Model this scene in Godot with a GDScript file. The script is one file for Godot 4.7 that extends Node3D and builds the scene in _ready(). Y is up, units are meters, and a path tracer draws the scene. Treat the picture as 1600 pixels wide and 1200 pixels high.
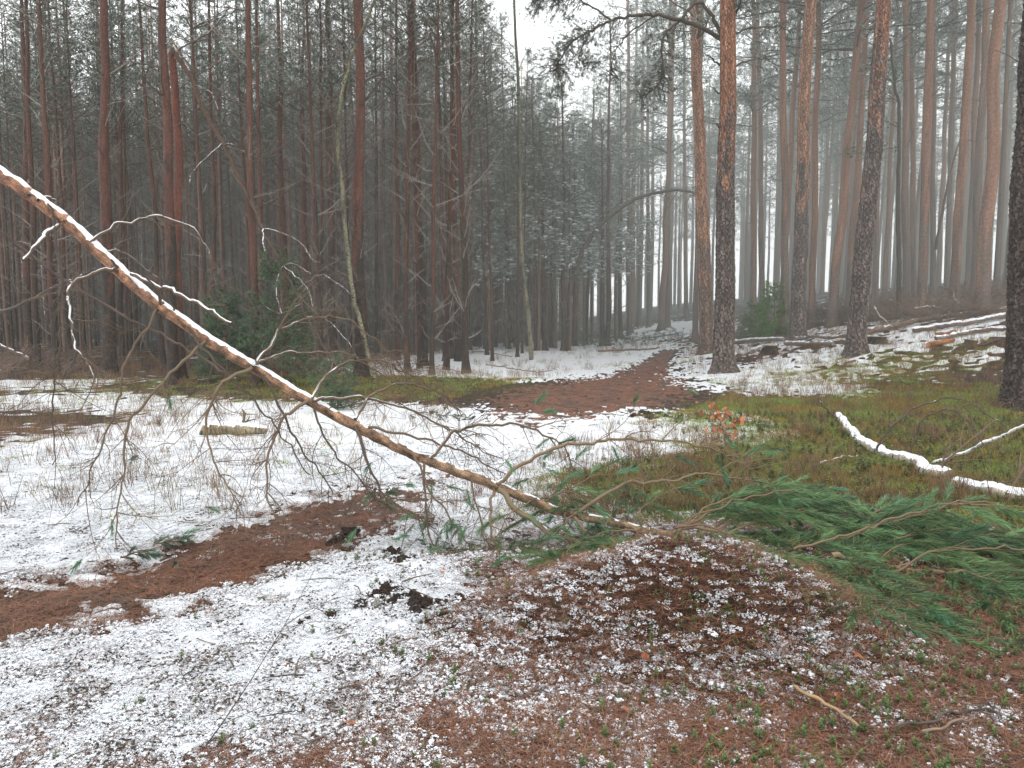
extends Node3D
# A pine wood in thin snow: a wind-snapped pine hangs across a brown trail.

var rng := RandomNumberGenerator.new()
var n_low := FastNoiseLite.new()
var n_mid := FastNoiseLite.new()
var n_fine := FastNoiseLite.new()
var n_cell := FastNoiseLite.new()
var used := {}
var M := {}
var solids: Array = []


func _ready() -> void:
	var cam := Camera3D.new()
	cam.name = "camera"
	cam.position = Vector3(0, 1.55, 0)
	cam.rotation_degrees.x = -5.0
	cam.fov = 52.0
	cam.near = 0.05
	cam.far = 600.0
	add_child(cam)

	var env := Environment.new()
	env.background_mode = Environment.BG_SKY
	var sky_mat := ProceduralSkyMaterial.new()
	sky_mat.sky_top_color = Color(0.86, 0.875, 0.90)
	sky_mat.sky_horizon_color = Color(0.99, 1.0, 1.0)
	sky_mat.sky_curve = 0.4
	sky_mat.sky_energy_multiplier = 1.2
	sky_mat.ground_bottom_color = Color(0.35, 0.35, 0.35)
	sky_mat.ground_horizon_color = Color(0.7, 0.72, 0.74)
	sky_mat.sun_angle_max = 1.0
	var sky := Sky.new()
	sky.sky_material = sky_mat
	env.sky = sky
	env.background_energy_multiplier = 1.0
	env.tonemap_mode = Environment.TONE_MAPPER_LINEAR
	env.tonemap_exposure = 1.82
	env.fog_enabled = true
	env.fog_density = 0.0014
	env.fog_light_color = Color(0.97, 1.0, 0.985)
	env.volumetric_fog_enabled = true
	env.volumetric_fog_density = 0.0
	env.sdfgi_enabled = true
	env.ssao_enabled = true
	env.ssil_enabled = true
	var we := WorldEnvironment.new()
	we.name = "world_environment"
	we.environment = env
	add_child(we)

	var sun := DirectionalLight3D.new()
	sun.name = "overcast_sun"
	sun.light_energy = 0.3
	sun.light_color = Color(1.0, 0.97, 0.93)
	sun.light_angular_distance = 40.0
	sun.shadow_enabled = true
	sun.rotation_degrees = Vector3(-62, 35, 0)
	add_child(sun)

	rng.seed = 4711
	n_low.seed = 11
	n_low.frequency = 0.6
	n_low.fractal_octaves = 3
	n_mid.seed = 23
	n_mid.frequency = 3.2
	n_mid.fractal_octaves = 3
	n_fine.seed = 37
	n_fine.frequency = 14.0
	n_fine.fractal_octaves = 3
	n_cell.seed = 51
	n_cell.noise_type = FastNoiseLite.TYPE_CELLULAR
	n_cell.cellular_return_type = FastNoiseLite.RETURN_DISTANCE2_SUB
	n_cell.fractal_type = FastNoiseLite.FRACTAL_NONE
	n_cell.frequency = 1.0

	build_materials()
	build_ground()
	build_path()
	build_snow_cover()
	build_forest()
	build_fallen_pine()
	build_broken_pine()
	build_mist()
	build_understorey()
	build_dead_wood()
	build_ground_cover()


# ---------------------------------------------------------------- shapes

class Geo:
	var v := PackedVector3Array()
	var n := PackedVector3Array()
	var c := PackedColorArray()
	var t := PackedVector2Array()
	var ix := PackedInt32Array()

	func needle(a: Vector3, dir: Vector3, side: Vector3, w: float, col: Color) -> void:
		var i := v.size()
		var nor := dir.cross(side).normalized()
		v.append(a - side * (w * 0.5))
		v.append(a + side * (w * 0.5))
		v.append(a + dir)
		for k in 3:
			n.append(nor)
			c.append(col)
			t.append(Vector2.ZERO)
			ix.append(i + k)

	func blade(a: Vector3, dir: Vector3, side: Vector3, w: float, bend: Vector3, col: Color) -> void:
		var i := v.size()
		var nor := dir.cross(side).normalized()
		v.append(a - side * (w * 0.5))
		v.append(a + side * (w * 0.5))
		v.append(a + dir * 0.55 - side * (w * 0.4) + bend * 0.3)
		v.append(a + dir * 0.55 + side * (w * 0.4) + bend * 0.3)
		v.append(a + dir + bend)
		for k in 5:
			n.append(nor)
			c.append(col)
			t.append(Vector2.ZERO)
		for k: int in [0, 1, 2, 1, 3, 2, 2, 3, 4]:
			ix.append(i + k)

	# a small folded leaf: two halves that meet at the midrib
	func leaf(a: Vector3, dir: Vector3, side: Vector3, w: float, fold: float, col: Color) -> void:
		var up := dir.cross(side).normalized()
		var m := a + dir * 0.5
		var b := a + dir
		for s: float in [-1.0, 1.0]:
			var o := m + side * (s * w * 0.5) + up * fold * w
			var q := a + dir * 0.82 + side * (s * w * 0.33) + up * fold * w * 0.7
			var nor := (dir.cross(side * s).normalized() * s - side * (s * fold)).normalized()
			var i := v.size()
			for p: Vector3 in [a, o, q, b]:
				v.append(p)
				n.append(nor)
				c.append(col)
				t.append(Vector2.ZERO)
			if s > 0.0:
				for k: int in [0, 1, 2, 0, 2, 3]:
					ix.append(i + k)
			else:
				for k: int in [0, 2, 1, 0, 3, 2]:
					ix.append(i + k)

	func tube(pts: PackedVector3Array, rad: PackedFloat32Array, sides: int, col: Color, col2: Color, vscale := 1.0, ucount := 1.0, cap := false) -> void:
		var m := pts.size()
		var u := Vector3.ZERO
		var start := v.size()
		var run := 0.0
		for i in m:
			var tan := (pts[mini(i + 1, m - 1)] - pts[maxi(i - 1, 0)]).normalized()
			if i == 0:
				u = tan.cross(Vector3(0.31, 0.22, 0.92)).normalized()
			else:
				u = (u - tan * u.dot(tan)).normalized()
				run += pts[i].distance_to(pts[i - 1])
			var w := tan.cross(u)
			var cc := col.lerp(col2, float(i) / maxf(1.0, m - 1))
			for k in sides + 1:
				var a := TAU * k / sides
				var o := u * cos(a) + w * sin(a)
				v.append(pts[i] + o * rad[i])
				n.append(o)
				c.append(cc)
				t.append(Vector2(ucount * k / sides, run / vscale))
		var s := sides + 1
		for i in m - 1:
			for k in sides:
				var a := start + i * s + k
				for q: int in [a, a + s, a + 1, a + 1, a + s, a + s + 1]:
					ix.append(q)
		if cap:
			for e: int in [0, m - 1]:
				disc(start + e * s, sides, (pts[e] - pts[1 if e == 0 else m - 2]).normalized(), pts[e], col2)

	func disc(ring: int, sides: int, nor: Vector3, mid: Vector3, col: Color) -> void:
		var i := v.size()
		for k in sides:
			v.append(v[ring + k])
			n.append(nor)
			c.append(col)
			t.append(Vector2.ZERO)
		v.append(mid)
		n.append(nor)
		c.append(col)
		t.append(Vector2.ZERO)
		for k in sides:
			var a := i + k
			var b := i + (k + 1) % sides
			if (v[b] - v[i + sides]).cross(v[a] - v[i + sides]).dot(nor) > 0.0:
				for q: int in [i + sides, a, b]:
					ix.append(q)
			else:
				for q: int in [i + sides, b, a]:
					ix.append(q)

	func blob(mid: Vector3, r: Vector3, col: Color, noise: FastNoiseLite, rough := 0.35, sides := 7, rows := 4) -> void:
		var start := v.size()
		for i in rows + 1:
			var e := PI * i / rows - PI / 2.0
			for k in sides + 1:
				var a := TAU * (k % sides) / sides
				var o := Vector3(cos(e) * cos(a), sin(e), cos(e) * sin(a))
				var q := 1.0 + rough * noise.get_noise_3dv(o * 0.09 + mid * 7.0) * 1.6
				v.append(mid + o * r * q)
				n.append((o / r).normalized())
				c.append(col)
				t.append(Vector2(float(k) / sides, float(i) / rows))
		var s := sides + 1
		for i in rows:
			for k in sides:
				var a := start + i * s + k
				for q: int in [a, a + 1, a + s, a + 1, a + s + 1, a + s]:
					ix.append(q)

	func add(g: Geo, x: Transform3D) -> void:
		var i := v.size()
		for k in g.v.size():
			v.append(x * g.v[k])
			n.append((x.basis * g.n[k]).normalized())
		c.append_array(g.c)
		t.append_array(g.t)
		for k in g.ix:
			ix.append(i + k)

	# turn each face the way its corners' normals point
	func settle() -> void:
		for i in range(0, ix.size(), 3):
			var a := ix[i]
			var b := ix[i + 1]
			var d := ix[i + 2]
			if (v[d] - v[a]).cross(v[b] - v[a]).dot(n[a] + n[b] + n[d]) < 0.0:
				ix[i + 1] = d
				ix[i + 2] = b

	func mesh(mat: Material, settled := true) -> ArrayMesh:
		if not settled:
			settle()
		var a := []
		a.resize(Mesh.ARRAY_MAX)
		a[Mesh.ARRAY_VERTEX] = v
		a[Mesh.ARRAY_NORMAL] = n
		a[Mesh.ARRAY_COLOR] = c
		a[Mesh.ARRAY_TEX_UV] = t
		a[Mesh.ARRAY_INDEX] = ix
		var m := ArrayMesh.new()
		m.add_surface_from_arrays(Mesh.PRIMITIVE_TRIANGLES, a)
		m.surface_set_material(0, mat)
		return m


func rf(a: float, b: float) -> float:
	return rng.randf_range(a, b)


func rdir() -> Vector3:
	var y := rf(-1.0, 1.0)
	var a := rf(0.0, TAU)
	var q := sqrt(1.0 - y * y)
	return Vector3(q * cos(a), y, q * sin(a))


func side_of(d: Vector3) -> Vector3:
	var s := d.cross(rdir())
	return s.normalized() if s.length() > 0.001 else Vector3.RIGHT


func shade(c: Color, k: float) -> Color:
	return Color(c.r * k, c.g * k, c.b * k)


func sstep(a: float, b: float, x: float) -> float:
	return smoothstep(a, b, x)


# a smooth line through the given points
func smooth(pts: Array, per := 5, wob := 0.0) -> PackedVector3Array:
	var o := PackedVector3Array()
	var m := pts.size()
	for i in m - 1:
		var p0: Vector3 = pts[maxi(i - 1, 0)]
		var p1: Vector3 = pts[i]
		var p2: Vector3 = pts[i + 1]
		var p3: Vector3 = pts[mini(i + 2, m - 1)]
		for k in per:
			var q := p1.cubic_interpolate(p2, p0, p3, float(k) / per)
			if wob > 0.0 and i + k > 0:
				q += Vector3(n_mid.get_noise_2d(q.x * 2.0, q.z * 2.0 + 9.0), n_mid.get_noise_2d(q.x * 2.0 + 31.0, q.y * 2.0), n_mid.get_noise_2d(q.y * 2.0, q.z * 2.0 + 77.0)) * wob
			o.append(q)
	o.append(pts[m - 1])
	return o


func radii(m: int, r0: float, r1: float) -> PackedFloat32Array:
	var o := PackedFloat32Array()
	for i in m:
		o.append(lerpf(r0, r1, float(i) / (m - 1)))
	return o


# snow that lies along the upper side of a stem
func snow_cap(g: Geo, pts: PackedVector3Array, rad: PackedFloat32Array, thick: float, cover := 1.15, gaps := 0.0, seed_at := 0.0) -> void:
	var fine := PackedVector3Array()
	var fr := PackedFloat32Array()
	for i in pts.size() - 1:
		var k := maxi(1, int(pts[i].distance_to(pts[i + 1]) / 0.018))
		for j in k:
			fine.append(pts[i].lerp(pts[i + 1], float(j) / k))
			fr.append(lerpf(rad[i], rad[i + 1], float(j) / k))
	fine.append(pts[pts.size() - 1])
	fr.append(rad[rad.size() - 1])
	var m := fine.size()
	var start := g.v.size()
	for i in m:
		var tan := (fine[mini(i + 1, m - 1)] - fine[maxi(i - 1, 0)]).normalized()
		var up := (Vector3.UP - tan * tan.y).normalized()
		var w := tan.cross(up)
		var q := fine[i] * 1.0 + Vector3(seed_at, 0, 0)
		var there := n_fine.get_noise_3dv(q * 0.55) + 0.5 * n_fine.get_noise_3dv(q * 1.6)
		var k_here := clampf(0.85 + there * 0.8 - gaps * 1.5, -0.25, 1.15)
		k_here *= clampf(minf(i, m - 1 - i) / 3.0, -0.2, 1.0)
		for k in 9:
			var f := k / 4.0 - 1.0
			var a := f * cover * (0.95 + 0.45 * n_mid.get_noise_3dv(q * 1.7 + Vector3(0, 0, signf(f) * 5.0)) + 0.4 * n_fine.get_noise_3dv(q * 2.6 + Vector3(0, 3.0, signf(f) * 5.0)))
			var o := up * cos(a) + w * sin(a)
			var h := thick * k_here * (1.0 - f * f * f * f) * (1.0 + 0.35 * n_fine.get_noise_3dv(q * 2.2 + o * 0.3))
			if absf(f) > 0.99:
				h = -0.004
			g.v.append(fine[i] + o * (fr[i] * 0.97 + h) + Vector3(0, maxf(h, 0.0) * 0.4, 0))
			g.n.append((o + up * 0.4).normalized())
			g.c.append(Color.WHITE)
			g.t.append(Vector2(k / 8.0, i * 0.1))
	# loose crumbs along both lower edges
	for i in range(1, m - 1):
		for k in 2:
			var tan := (fine[i + 1] - fine[i - 1]).normalized()
			var up := (Vector3.UP - tan * tan.y).normalized()
			var a := (1.0 if rng.randf() < 0.5 else -1.0) * cover * (0.8 + 0.75 * rng.randf() * rng.randf())
			if rng.randf() > 0.42 - gaps * 0.5:
				continue
			var r := rf(0.06, 0.3) * minf(thick, 0.012)
			g.blob(fine[i] + tan * rf(-0.02, 0.02) + (up * cos(a) + tan.cross(up) * sin(a)) * (fr[i] + r * 0.3), Vector3(r * rf(1.0, 2.0), r, r * rf(1.0, 2.0)), Color.WHITE, n_fine, 0.8, 5, 3)
	for i in m - 1:
		for k in 8:
			var a := start + i * 9 + k
			for q: int in [a, a + 9, a + 1, a + 1, a + 9, a + 10]:
				g.ix.append(q)


# ---------------------------------------------------------------- nodes

func numbered(called: String) -> String:
	var k: int = used.get(called, 0)
	used[called] = k + 1
	return called if k == 0 else "%s_%03d" % [called, k]


func thing(called: String, label: String, category: String, where: Vector3, group := "") -> Node3D:
	var o := Node3D.new()
	o.name = numbered(called)
	o.position = where
	add_child(o)
	tag(o, label, category, group)
	return o


func tag(o: Node3D, label: String, category := "", group := "", kind := "") -> void:
	if label != "":
		o.set_meta("label", label)
	if category != "":
		o.set_meta("category", category)
	if group != "":
		o.set_meta("group", group)
	if kind != "":
		o.set_meta("kind", kind)


func part(called: String, mesh: Mesh, parent: Node3D) -> MeshInstance3D:
	var o := MeshInstance3D.new()
	var key := "%d/%s" % [parent.get_instance_id(), called]
	var k: int = used.get(key, 0)
	used[key] = k + 1
	o.name = called if k == 0 else "%s_%03d" % [called, k]
	o.mesh = mesh
	parent.add_child(o)
	return o


func whole(called: String, mesh: Mesh) -> MeshInstance3D:
	var o := MeshInstance3D.new()
	o.name = numbered(called)
	o.mesh = mesh
	add_child(o)
	return o


func scatter(called: String, label: String, category: String, mesh: Mesh, where: Array, tints: Array) -> void:
	var mm := MultiMesh.new()
	mm.transform_format = MultiMesh.TRANSFORM_3D
	mm.use_colors = true
	mm.mesh = mesh
	mm.instance_count = where.size()
	for i in where.size():
		mm.set_instance_transform(i, where[i])
		mm.set_instance_color(i, tints[i])
	var o := MultiMeshInstance3D.new()
	o.name = numbered(called)
	o.multimesh = mm
	add_child(o)
	tag(o, label, category, "", "stuff")


# ---------------------------------------------------------------- materials

func mat(called: String, rough: float, tex: Texture2D = null, height: Texture2D = null, relief := 0.0, uv := Vector3.ONE) -> StandardMaterial3D:
	var m := StandardMaterial3D.new()
	m.resource_name = called
	m.vertex_color_use_as_albedo = true
	m.roughness = rough
	m.albedo_texture = tex
	m.uv1_scale = uv
	if height:
		m.heightmap_enabled = true
		m.heightmap_texture = height
		m.heightmap_scale = relief
	M[called] = m
	return m


func seamless(s: int, freq: float, oct: int, w := 512, h := 512) -> Image:
	var f := FastNoiseLite.new()
	f.seed = s
	f.frequency = freq
	f.fractal_octaves = oct
	return f.get_seamless_image(w, h)


# cracked bark: cells stretched along the stem, wrapped at the edges
func bark_image(cols: int, rows: int, crack: float, s: int, dark: float) -> Array:
	var w := 256
	var h := 512
	var r := RandomNumberGenerator.new()
	r.seed = s
	var cx := PackedFloat32Array()
	var cy := PackedFloat32Array()
	var tone := PackedFloat32Array()
	for i in cols * rows:
		cx.append(r.randf_range(0.08, 0.92))
		cy.append(r.randf_range(0.08, 0.92))
		tone.append(r.randf_range(0.78, 1.0))
	var bend := seamless(s + 1, 0.012, 3, w, h)
	var grain := seamless(s + 2, 0.06, 4, w, h)
	var albedo := Image.create(w, h, false, Image.FORMAT_RGB8)
	var height := Image.create(w, h, false, Image.FORMAT_RGB8)
	for y in h:
		for x in w:
			var b := bend.get_pixel(x, y).r - 0.5
			var gx := float(x) / w * cols + b * 0.9
			var gy := float(y) / h * rows + b * 1.4
			var fx := floori(gx)
			var fy := floori(gy)
			var d1 := 9.0
			var d2 := 9.0
			var id := 0
			for j in range(-1, 2):
				for i in range(-1, 2):
					var q := posmod(fy + j, rows) * cols + posmod(fx + i, cols)
					var dx := fx + i + cx[q] - gx
					var dy := fy + j + cy[q] - gy
					var d := dx * dx + dy * dy
					if d < d1:
						d2 = d1
						d1 = d
						id = q
					elif d < d2:
						d2 = d
			var e := sqrt(d2) - sqrt(d1)
			var plate := smoothstep(0.02, crack, e + (grain.get_pixel(x, y).r - 0.5) * 0.25)
			var g := grain.get_pixel(x, (y * 2) % h).r
			var k := lerpf(dark, tone[id], plate) * (0.62 + 0.62 * g)
			albedo.set_pixel(x, y, Color(k, k, k).clamp())
			var hh := plate * (0.55 + 0.3 * tone[id]) + 0.25 * g
			height.set_pixel(x, y, Color(hh, hh, hh).clamp())
	return [ImageTexture.create_from_image(albedo), ImageTexture.create_from_image(height)]


func birch_image() -> ImageTexture:
	var w := 128
	var h := 512
	var im := Image.create(w, h, false, Image.FORMAT_RGB8)
	var grain := seamless(5, 0.03, 4, w, h)
	for y in h:
		for x in w:
			var g := grain.get_pixel(x, y).r
			im.set_pixel(x, y, Color(0.9, 0.88, 0.82) * (0.7 + 0.35 * g))
	var r := RandomNumberGenerator.new()
	r.seed = 6
	for i in 170:
		var y := r.randi_range(0, h - 1)
		var x := r.randi_range(0, w - 1)
		var l := r.randi_range(6, 34)
		var t := 1 if r.randf() < 0.7 else r.randi_range(3, 11)
		for j in t:
			for q in l:
				if r.randf() < 0.85:
					im.set_pixel((x + q) % w, (y + j) % h, Color(0.12, 0.11, 0.10))
	return ImageTexture.create_from_image(im)


# fallen needles: short strokes over each other on dark crumbs
func litter_image(s: int, base: Color, tones: Array, strokes: int) -> Array:
	var w := 1024
	var grain := seamless(s, 0.02, 5, w, w)
	var im := Image.create(w, w, false, Image.FORMAT_RGB8)
	var ht := Image.create(w, w, false, Image.FORMAT_RGB8)
	for y in w:
		for x in w:
			var g := grain.get_pixel(x, y).r
			im.set_pixel(x, y, base * (0.35 + 1.2 * g))
			ht.set_pixel(x, y, Color(g, g, g) * 0.6)
	var r := RandomNumberGenerator.new()
	r.seed = s
	for i in strokes:
		var p := Vector2(r.randf() * w, r.randf() * w)
		var a := r.randf() * TAU
		var turn := r.randf_range(-0.02, 0.02)
		var l := r.randi_range(18, 46)
		var c: Color = tones[r.randi() % tones.size()]
		c = c * r.randf_range(0.55, 1.15)
		var hh := r.randf_range(0.45, 1.0)
		for q in l:
			p += Vector2(cos(a), sin(a))
			a += turn
			var x := posmod(int(p.x), w)
			var y := posmod(int(p.y), w)
			im.set_pixel(x, y, c)
			im.set_pixel((x + 1) % w, y, c)
			ht.set_pixel(x, y, Color(hh, hh, hh))
	return [ImageTexture.create_from_image(im), ImageTexture.create_from_image(ht)]


func build_materials() -> void:
	var plates := bark_image(5, 5, 0.42, 100, 0.5)
	mat("plated_bark", 0.88, plates[0], plates[1], 0.9)
	var flakes := bark_image(9, 16, 0.3, 200, 0.62)
	mat("flaky_bark", 0.8, flakes[0], flakes[1], 0.5)
	var grain := Image.create(256, 512, false, Image.FORMAT_RGB8)
	var g1 := seamless(501, 0.02, 4, 256, 512)
	var g2 := seamless(502, 0.09, 3, 256, 512)
	for y in 512:
		for x in 256:
			var k := 0.42 + 0.62 * g1.get_pixel(x, (y / 2) % 512).r + 0.55 * (g2.get_pixel(x, y).r - 0.5)
			grain.set_pixel(x, y, Color(k, k, k).clamp())
	var gt := ImageTexture.create_from_image(grain)
	mat("papery_bark", 0.75, gt, gt, 0.5)
	mat("birch_bark", 0.75, birch_image())
	mat("twig", 0.85)
	mat("wood", 0.8)
	var green := mat("needle", 0.5)
	green.backlight_enabled = true
	green.backlight = Color(0.25, 0.25, 0.25)
	var lf := mat("leaf", 0.6)
	lf.backlight_enabled = true
	lf.backlight = Color(0.45, 0.45, 0.45)
	mat("grass", 0.7)
	mat("dead_needle", 0.75)
	var lumps := ImageTexture.create_from_image(seamless(71, 0.035, 5))
	var sn := mat("snow", 0.75, null, lumps, 1.2, Vector3(2.6, 2.6, 2.6))
	sn.albedo_color = Color(0.895, 0.91, 0.93)
	mat("snow_lump", 0.75).albedo_color = Color(0.895, 0.91, 0.93)
	var lit := litter_image(301, Color(0.75, 0.66, 0.6), [Color(1, 0.86, 0.72), Color(0.8, 0.64, 0.52), Color(0.55, 0.45, 0.4), Color(1, 0.94, 0.82)], 16000)
	mat("litter", 0.85, lit[0], lit[1], 1.0)
	mat("trail", 0.62, lit[0], lit[1], 0.8)

# ---------------------------------------------------------------- terrain

const MOUNDS := [[0.88, -3.95, 0.31, 0.66, 0.46], [0.4, -3.9, 0.07, 0.5, 0.4], [1.25, -3.75, 0.12, 0.45, 0.4], [-0.75, -4.25, 0.1, 0.42, 0.3], [-0.3, -4.6, 0.08, 0.6, 0.35], [2.0, -4.9, 0.1, 0.9, 0.5], [-4.5, -17.5, 0.25, 4.0, 1.6], [9.5, -14.0, 0.12, 2.0, 2.0]]
var snow_spots: Array = [
	[Vector4(-3.771, -7.028, 1.886, 2.326), 0.9], [Vector4(-2.841, -9.094, 2.44, 3.675), 0.95], [Vector4(-1.206, -9.167, 1.938, 2.877), 0.8], [Vector4(0.702, -10.692, 1.999, 2.026), 0.9],
	[Vector4(2.282, -11.605, 1.321, 1.476), 0.9], [Vector4(-3.05, -5.095, 0.828, 0.876), 0.9], [Vector4(-2.53, -6.111, 0.795, 0.822), 0.7], [Vector4(3.3, -10.586, 0.775, 1.754), 0.55],
	[Vector4(-7.608, -14.314, 2.56, 1.154), 0.36], [Vector4(-4.74, -13.161, 1.712, 0.988), 0.4], [Vector4(10.081, -24.845, 4.04, 2.549), 0.26], [Vector4(11.501, -20.839, 2.541, 1.129), 0.3], [Vector4(8.837, -18.083, 2.94, 0.849), 0.2], [Vector4(-10.368, -17.168, 1.675, 1.361), 0.3], [Vector4(0.91, -27.953, 3.409, 9.927), 0.9], [Vector4(-3.053, -24.994, 1.829, 5.064), 0.45], [Vector4(2.871, -35.315, 3.445, 9.878), 0.6],
	[Vector4(-1.849, -3.376, 0.933, 0.809), 0.55], [Vector4(-1.157, -3.945, 0.706, 0.62), 0.46], [Vector4(-0.729, -4.866, 0.593, 0.805), 0.4], [Vector4(-1.302, -2.787, 0.793, 0.553), 0.25], [Vector4(-0.411, -3.25, 0.608, 0.632), 0.22], [Vector4(-0.815, -4.065, 0.463, 0.479), 0.25],
	[Vector4(4.211, -19.124, 1.399, 2.871), 0.7], [Vector4(5.324, -17.168, 1.675, 1.711), 0.3], [Vector4(3.016, -20.55, 1.169, 2.299), 0.55], [Vector4(9.192, -45.334, 1.843, 7.255), 0.8], [Vector4(5.617, -15.629, 1.398, 1.262), 0.3],
	[Vector4(7.409, -20.224, 1.644, 1.172), 0.35], [Vector4(7.829, -14.087, 1.603, 0.661), 0.3], [Vector4(0.856, -3.664, 0.387, 0.11), 0.2], [Vector4(0.463, -3.693, 0.36, 0.148), 0.24], [Vector4(1.252, -3.472, 0.226, 0.069), 0.34], [Vector4(0.823, -3.376, 0.247, 0.081), 0.24], [Vector4(0.456, -6.123, 0.747, 0.855), 0.25], [Vector4(-0.234, -7.085, 0.576, 0.836), 0.2],
]
var bare_spots: Array = [
	[Vector4(4.251, -8.329, 1.761, 3.376), 0.42], [Vector4(5.596, -12.901, 2.727, 1.821), 0.35], [Vector4(8.254, -13.836, 1.125, 1.39), 0.4], [Vector4(1.61, -2.924, 0.784, 0.641), 0.12], [Vector4(0.732, -2.877, 0.468, 0.267), 0.02], [Vector4(0.596, -3.556, 0.318, 0.064), 0.12], [Vector4(0.804, -3.556, 0.636, 0.248), 0.36],
	[Vector4(-11.599, -23.729, 8.103, 3.194), 0.1], [Vector4(-2.624, -16.072, 3.397, 1.071), 0.55], [Vector4(-1.021, -15.629, 1.017, 1.351), 0.6], [Vector4(2.092, -7.689, 1.063, 1.312), 0.3], [Vector4(2.289, -4.214, 0.891, 0.537), 0.5], [Vector4(1.311, -3.104, 0.252, 0.133), 0.2],
	[Vector4(2.931, -14.059, 0.686, 1.258), 0.6], [Vector4(-0.981, -11.982, 0.584, 0.587), 0.35], [Vector4(1.793, -7.242, 1.413, 0.581), 0.3],
]
var moss_spots: Array = [
	[Vector4(4.728, -9.131, 2.079, 3.874), 1.0], [Vector4(5.411, -12.47, 2.839, 1.908), 1.0], [Vector4(7.127, -17.479, 2.842, 1.39), 0.5], [Vector4(7.674, -12.671, 1.648, 2.524), 0.9], [Vector4(1.706, -7.388, 0.961, 1.222), 0.5],
	[Vector4(-1.575, -16.072, 3.136, 1.561), 0.5], [Vector4(-6.365, -16.594, 3.508, 2.338), 0.3], [Vector4(0.41, -16.728, 0.816, 1.744), 0.5], [Vector4(3.967, -24.354, 1.188, 1.682), 0.5], [Vector4(6.189, -58.662, 4.769, 10.634), 0.6],
	[Vector4(0.845, -6.821, 0.776, 1.052), 0.35], [Vector4(9.026, -19.124, 2.799, 1.492), 0.4],
]
var trail: Array = [[Vector2(-3.015, -3.376), 0.5, 1.0], [Vector2(-2.654, -3.961), 0.5, 1.0], [Vector2(-2.308, -4.316), 0.5, 1.0], [Vector2(-1.967, -4.722), 0.53, 1.0], [Vector2(-1.674, -5.303), 0.58, 1.0], [Vector2(-1.412, -5.919), 0.64, 0.95], [Vector2(-0.992, -7.07), 0.66, 0.6], [Vector2(-0.303, -9.204), 0.8, 0.30], [Vector2(0.386, -11.792), 1.1, 0.6], [Vector2(1.224, -14.257), 2.2, 1.0], [Vector2(2.289, -16.495), 2.1, 1.0], [Vector2(3.377, -20.715), 1.1, 1.0], [Vector2(4.482, -24.795), 0.6, 1.0], [Vector2(5.345, -27.842), 0.45, 0.9], [Vector2(6.019, -30.34), 0.4, 0.4]]
var xs := PackedFloat32Array()
var zs := PackedFloat32Array()


# the lie of the land without its small bumps
func land(x: float, z: float) -> float:
	var d := -z
	var sp := log(1.0 + exp(minf(30.0, (x - 5.2) * 1.2))) / 1.2
	var h := 4.8 * tanh(0.2 * sp * smoothstep(11.0, 24.0, d) / 4.8)
	h += 0.05 * sin(x * 0.45 + 1.0) * sin(z * 0.33 + 0.4) * smoothstep(5.0, 12.0, d)
	for m: Array in MOUNDS:
		var dz: float = (z - m[1]) / m[4]
		if absf(dz) < 4.0:
			var dx: float = (x - m[0]) / m[3]
			h += m[2] * exp(-dx * dx - dz * dz)
	return h


# (how near the middle of the trail: 1 in the middle, 0 at its edge; how bare it is there)
func on_trail(x: float, z: float) -> Vector2:
	var best := -9.0
	var bare := 0.0
	var p := Vector2(x, z)
	for i in trail.size() - 1:
		var a: Vector2 = trail[i][0]
		var b: Vector2 = trail[i + 1][0]
		if z < b.y - 4.0 or z > a.y + 4.0:
			continue
		var ab := b - a
		var k := clampf((p - a).dot(ab) / ab.length_squared(), 0.0, 1.0)
		var q := 1.0 - p.distance_to(a + ab * k) / lerpf(trail[i][1], trail[i + 1][1], k)
		if q > best:
			best = q
			bare = lerpf(trail[i][2], trail[i + 1][2], k)
	return Vector2(best, bare)


# the spots of a list that reach a given row
var row_of := {}


func in_row(key: String, list: Array, z: float) -> Array:
	var had: Array = row_of.get(key, [INF, []])
	if had[0] == z:
		return had[1]
	var o := []
	for b: Array in list:
		var e: Vector4 = b[0]
		if absf(z - e.y) < e.w * 1.75:
			o.append(b)
	row_of[key] = [z, o]
	return o


func spots(key: String, list: Array, x: float, z: float) -> float:
	var s := 0.0
	for b: Array in in_row(key, list, z):
		var e: Vector4 = b[0]
		if absf(x - e.x) > e.z * 1.75:
			continue
		var dx := (x - e.x) / e.z
		var dz := (z - e.y) / e.w
		var q := dx * dx + dz * dz
		if q < 3.0:
			s += b[1] * exp(-q * q * 0.5)
	return s


func ground_y(x: float, z: float) -> float:
	var d := -z
	var y := land(x, z) + 0.035 * n_low.get_noise_2d(x, z)
	if d < 30.0:
		y += 0.022 * n_mid.get_noise_2d(x, z)
	if d < 5.5:
		var q := pow((x - 0.75) / 1.0, 2.0) + pow((z + 3.85) / 0.6, 2.0)
		if q < 4.0:
			y += exp(-q) * (0.06 * n_mid.get_noise_2d(x * 1.1 + 7.0, z * 1.6) + 0.03 * n_fine.get_noise_2d(x * 0.7, z * 0.7))
	return y


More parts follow.
